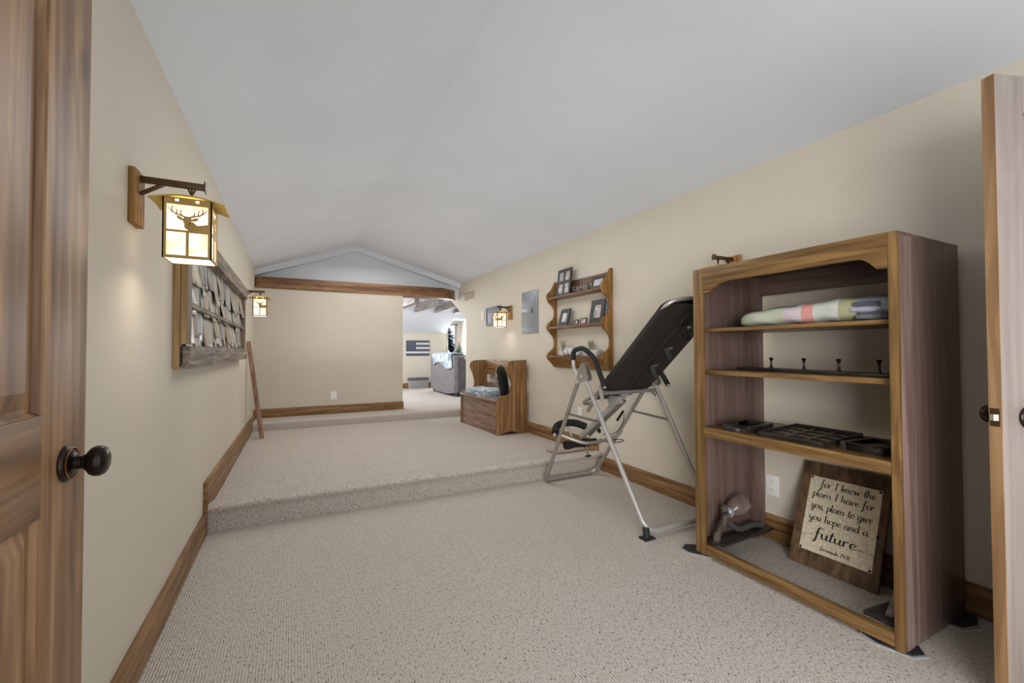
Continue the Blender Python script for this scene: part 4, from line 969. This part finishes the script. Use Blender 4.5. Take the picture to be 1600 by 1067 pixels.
# ------------------------------------------------------------------ candle sconces lying in the bookcase
def candle(label, y0, parts=True):
    R = thing('candle_sconce', label, 'candle sconce', (2.3, y0, .074), 'wooden candle sconces in the bookcase')
    return R
R = candle('dark wooden candle sconce with glass cup lying at left of bookcase bottom', 1.63)
MB().prism([(2.065, 1.690), (2.085, 1.580), (2.555, 1.600), (2.545, 1.668)], .0745, .092, Z).build('back_board', 'black_x', R, bevel=.002)
P = sp2([(2.090, .093), (2.096, .125), (2.125, .165), (2.155, .205), (2.160, .245), (2.150, .272)], 5)
n = len(P); L_, R_ = [], []
for i in range(n):
    dxy = Vector((P[min(i+1, n-1)][0]-P[max(i-1, 0)][0], P[min(i+1, n-1)][1]-P[max(i-1, 0)][1])).normalized(); w_ = .018
    L_.append((P[i][0]-dxy.y*w_, P[i][1]+dxy.x*w_)); R_.append((P[i][0]+dxy.y*w_, P[i][1]-dxy.x*w_))
arm = MB().prism(L_+R_[::-1], 1.615, 1.640, Y).build('arm', 'armwood', R, bevel=.003)
MB().lathe([(.010, 0), (.010, .004)], (2.148, 1.614, .240), (0, -1, 0), 12).build('bolt', 'black', arm)
orn = MB()
for k in range(5): orn.tube([(2.085+k*.014, 1.622, .150+k*.018), (2.076+k*.014, 1.618, .160+k*.018), (2.082+k*.014, 1.620, .172+k*.018)], .004, 6)
orn.build('ornament', 'black', arm)
MB().tube(spline([(2.17, 1.628, .195), (2.22, 1.628, .150), (2.30, 1.63, .118), (2.40, 1.632, .122), (2.50, 1.635, .098)], 5), [.016]*21, 10).build('bracket', plain('grey_iron', (.085, .08, .078), .5, .3), R)
MB().lathe([(.026, 0), (.030, .006), (.030, .020), (.024, .026)], (2.175, 1.626, .232), (.85, -.1, .3), 18).build('cup_collar', 'steel', R)
MB().lathe([(.024, .022), (.034, .034), (.047, .060), (.052, .095), (.050, .130), (.0480, .130), (.0500, .095), (.045, .060), (.032, .036), (.022, .026)], (2.175, 1.626, .232), (.85, -.1, .3), 24, cap=False).build('glass_cup', 'jar', R)
R = candle('end of a dark wooden candle sconce at right of bookcase bottom', .88)
MB().prism([(2.068, .822), (2.070, .935), (2.36, .900), (2.36, .830)], .0745, .092, Z).build('back_board', 'black_x', R, bevel=.002)
MB().prism([(2.100, .093), (2.150, .093), (2.185, .125), (2.20, .175), (2.175, .182), (2.150, .140)], .850, .876, Y).build('arm', 'armwood', R, bevel=.003)

# ------------------------------------------------------------------ far room
V = thing('flag_art', 'dark wooden flag with pale stripes on the far room wall', 'wall art', (2.82, FY, 1.2))
fx0, fx1, fz0, fz1 = 2.53, 3.125, 1.005, 1.392
hh = (fz1-fz0)/7
for k in range(7):
    z1 = fz1-k*hh; xs0 = fx0 if k >= 4 else fx0+.245
    MB().box(xs0, fx1, FY-.022, FY-.001, z1-hh+.002, z1-.002).build('stripe', 'navy' if k % 2 == 0 else 'offwhite', V)
ca = MB().box(fx0, fx0+.243, FY-.022, FY-.001, fz1-4*hh+.002, fz1-.002).build('canton', 'navy', V)
em = MB(); c0 = Vector((fx0+.122, FY-.0225, fz1-2*hh))
for k in range(24):
    a0, a1 = 2*PI*k/24, 2*PI*(k+1)/24
    if k in (5, 6): continue
    em.poly([c0+Vector((math.cos(a0)*.085, 0, math.sin(a0)*.085)), c0+Vector((math.cos(a1)*.085, 0, math.sin(a1)*.085)), c0+Vector((math.cos(a1)*.073, 0, math.sin(a1)*.073)), c0+Vector((math.cos(a0)*.073, 0, math.sin(a0)*.073))], [(0, 1, 2, 3)])
em.poly([c0+Vector(((.032 if k % 2 == 0 else .014)*math.sin(k*PI/5), 0, .02+(.032 if k % 2 == 0 else .014)*math.cos(k*PI/5))) for k in range(10)], [tuple(range(10))])
em.build('emblem', plain('worn_grey_emblem', (.16, .17, .19), .6), ca, smooth=False)
V = thing('baseboard_heater', 'low grey louvred heater box at the foot of the far wall', 'heater', (2.81, FY, .187))
MB().box(2.575, 3.06, FY-.14, FY-.03, .187, .39).build('body', plain('pale_grey_metal', (.36, .355, .34), .5), V, bevel=.006)
MB().box(2.56, 3.075, FY-.155, FY-.02, .39, .455).build('cap', plain('slate_grey_metal', (.105, .11, .13), .5), V, bevel=.006)
for k in range(4): MB().box(2.60, 3.04, FY-.146, FY-.139, .225+k*.04, .233+k*.04).build('louver', plain('dark_grey_louver', (.20, .20, .20), .6), V)
# sofa seen from behind
V = thing('sofa', 'grey suede sofa seen from behind in the far room', 'sofa', (3.3, 9.1, .187))
def sof(y): return 2.93-.045*(y-8.35)/1.55
bk = [(8.36, .27), (8.36, .99)]+sp2([(8.36, .99), (8.42, 1.03), (8.7, 1.055), (9.1, 1.065), (9.5, 1.06), (9.78, 1.03), (9.88, .97), (9.90, .88)], 4)[1:]+[(9.90, .27)]+sp2([(9.80, .25), (9.4, .225), (9.0, .22), (8.7, .23), (8.45, .26)], 3)
mb = MB().prism(bk, 0, .22, lambda p, q_, t_: (sof(p)+t_, p, q_))
mb.build('back', 'sofa', V, bevel=.03, bseg=3)
for yA, yB in ((8.33, 8.50), (9.72, 9.89)):
    ap = [(3.02, .25), (3.85, .25), (3.85, .70)]+sp2([(3.83, .76), (3.70, .80), (3.45, .80), (3.25, .86), (3.10, .96), (3.02, 1.02)], 3)
    ao = MB().prism(ap, yA, yB, Y).build('arm', 'sofadark', V, bevel=.02)
    MB().tube([(3.08, yA-.003, 1.0), (3.20, yA-.003, .90), (3.34, yA-.003, .72), (3.42, yA-.003, .60)], .008, 6).build('welt', 'black', ao)
MB().box(3.10, 3.85, 8.50, 9.72, .25, .62).build('seat', 'sofa', V, bevel=.04)
for x_, y_ in ((2.99, 8.42), (2.95, 9.82), (3.78, 8.42), (3.78, 9.82)):
    MB().lathe([(.022, 0), (.032, .05), (.034, .09)], (x_, y_, .187), seg=12).build('foot', 'navy', V)
th_ = MB()
def tf2(a, b):
    y = 8.47+1.22*a+.03*math.sin(b*5); 
    fold = .010*math.sin(a*34)+.006*math.sin(a*61+b*3)
    top_ = 1.075+.004*math.sin(a*20)-.02*abs(2*a-1)**3
    if b < .35:
        q_ = b/.35; return (sof(y)+.24-.255*q_, y, top_+.012*math.sin(q_*PI))
    q_ = (b-.35)/.65; dl = .235+.05*math.sin(a*7)+.03*math.sin(a*3+1)
    return (sof(y)-.020+fold*q_, y, top_-.01-dl*q_)
th_.grid(60, 16, tf2)
to = th_.build('throw_blanket', 'throw', angle=70); so = to.modifiers.new('thickness', 'SOLIDIFY'); so.thickness = .008; so.offset = 1
tag(to, 'blue-grey striped throw draped over the sofa back', 'throw blanket')
def conifer(name, label, c, h, rad, mat, n, group=None, ind=True):
    R = thing(name, label, 'tree', c)
    MB().tube([c, Vector(c)+Vector((0, 0, h))], [.03*h, .004], 8).build('trunk', 'rafter', R)
    mb = MB()
    for k in range(n):
        t_ = (k+.5)/n; z = h*(.10+.88*t_); rr = rad*(1-t_)*random.uniform(.65, 1.1)+.012*h
        an = k*2.399+random.uniform(-.3, .3); e = Vector((math.cos(an)*rr, math.sin(an)*rr, z-rr*.25)); s = Vector((0, 0, z))
        for j in range(5):
            p = s.lerp(e, (j+1)/5); 
            for q_ in (-1, 0, 1):
                a2 = an+q_*.9; l_ = rr*.34+.016*h
                tip = p+Vector((math.cos(a2)*l_, math.sin(a2)*l_, random.uniform(-.25, .35)*l_))
                sd_ = Vector((-math.sin(a2), math.cos(a2), .3))*l_*.24
                b0 = Vector(c)
                mb.poly([b0+p-sd_, b0+p+sd_, b0+tip, b0+p+Vector((0, 0, l_*.15))], [(0, 1, 2), (0, 2, 3), (1, 3, 2)])
    mb.build('foliage', mat, R, smooth=False)
conifer('spruce_tree', 'dark blue spruce seen outside the dormer window', (3.97, 12.0, -.6), 2.60, .80, 'needles', 260)
V = MB()
V.box(3.52, 4.02, 10.25, 10.60, .60, .64)
tb = thing('side_table', 'narrow table hidden behind the sofa under the small tree', 'table', (3.8, 10.42, .187))
MB().box(3.60, 4.02, 10.45, 10.80, .86, .89).build('table_top', 'rafter', tb, bevel=.004)
V.bm.free()
for x_ in (3.63, 3.99):
    for y_ in (10.48, 10.77): MB().box(x_-.02, x_+.02, y_-.02, y_+.02, .187, .86).build('leg', 'rafter', tb, bevel=.003)
conifer('tabletop_tree', 'small frosted evergreen standing in front of the dormer wall', (3.84, 10.62, .89), .47, .20, 'needles2', 90)
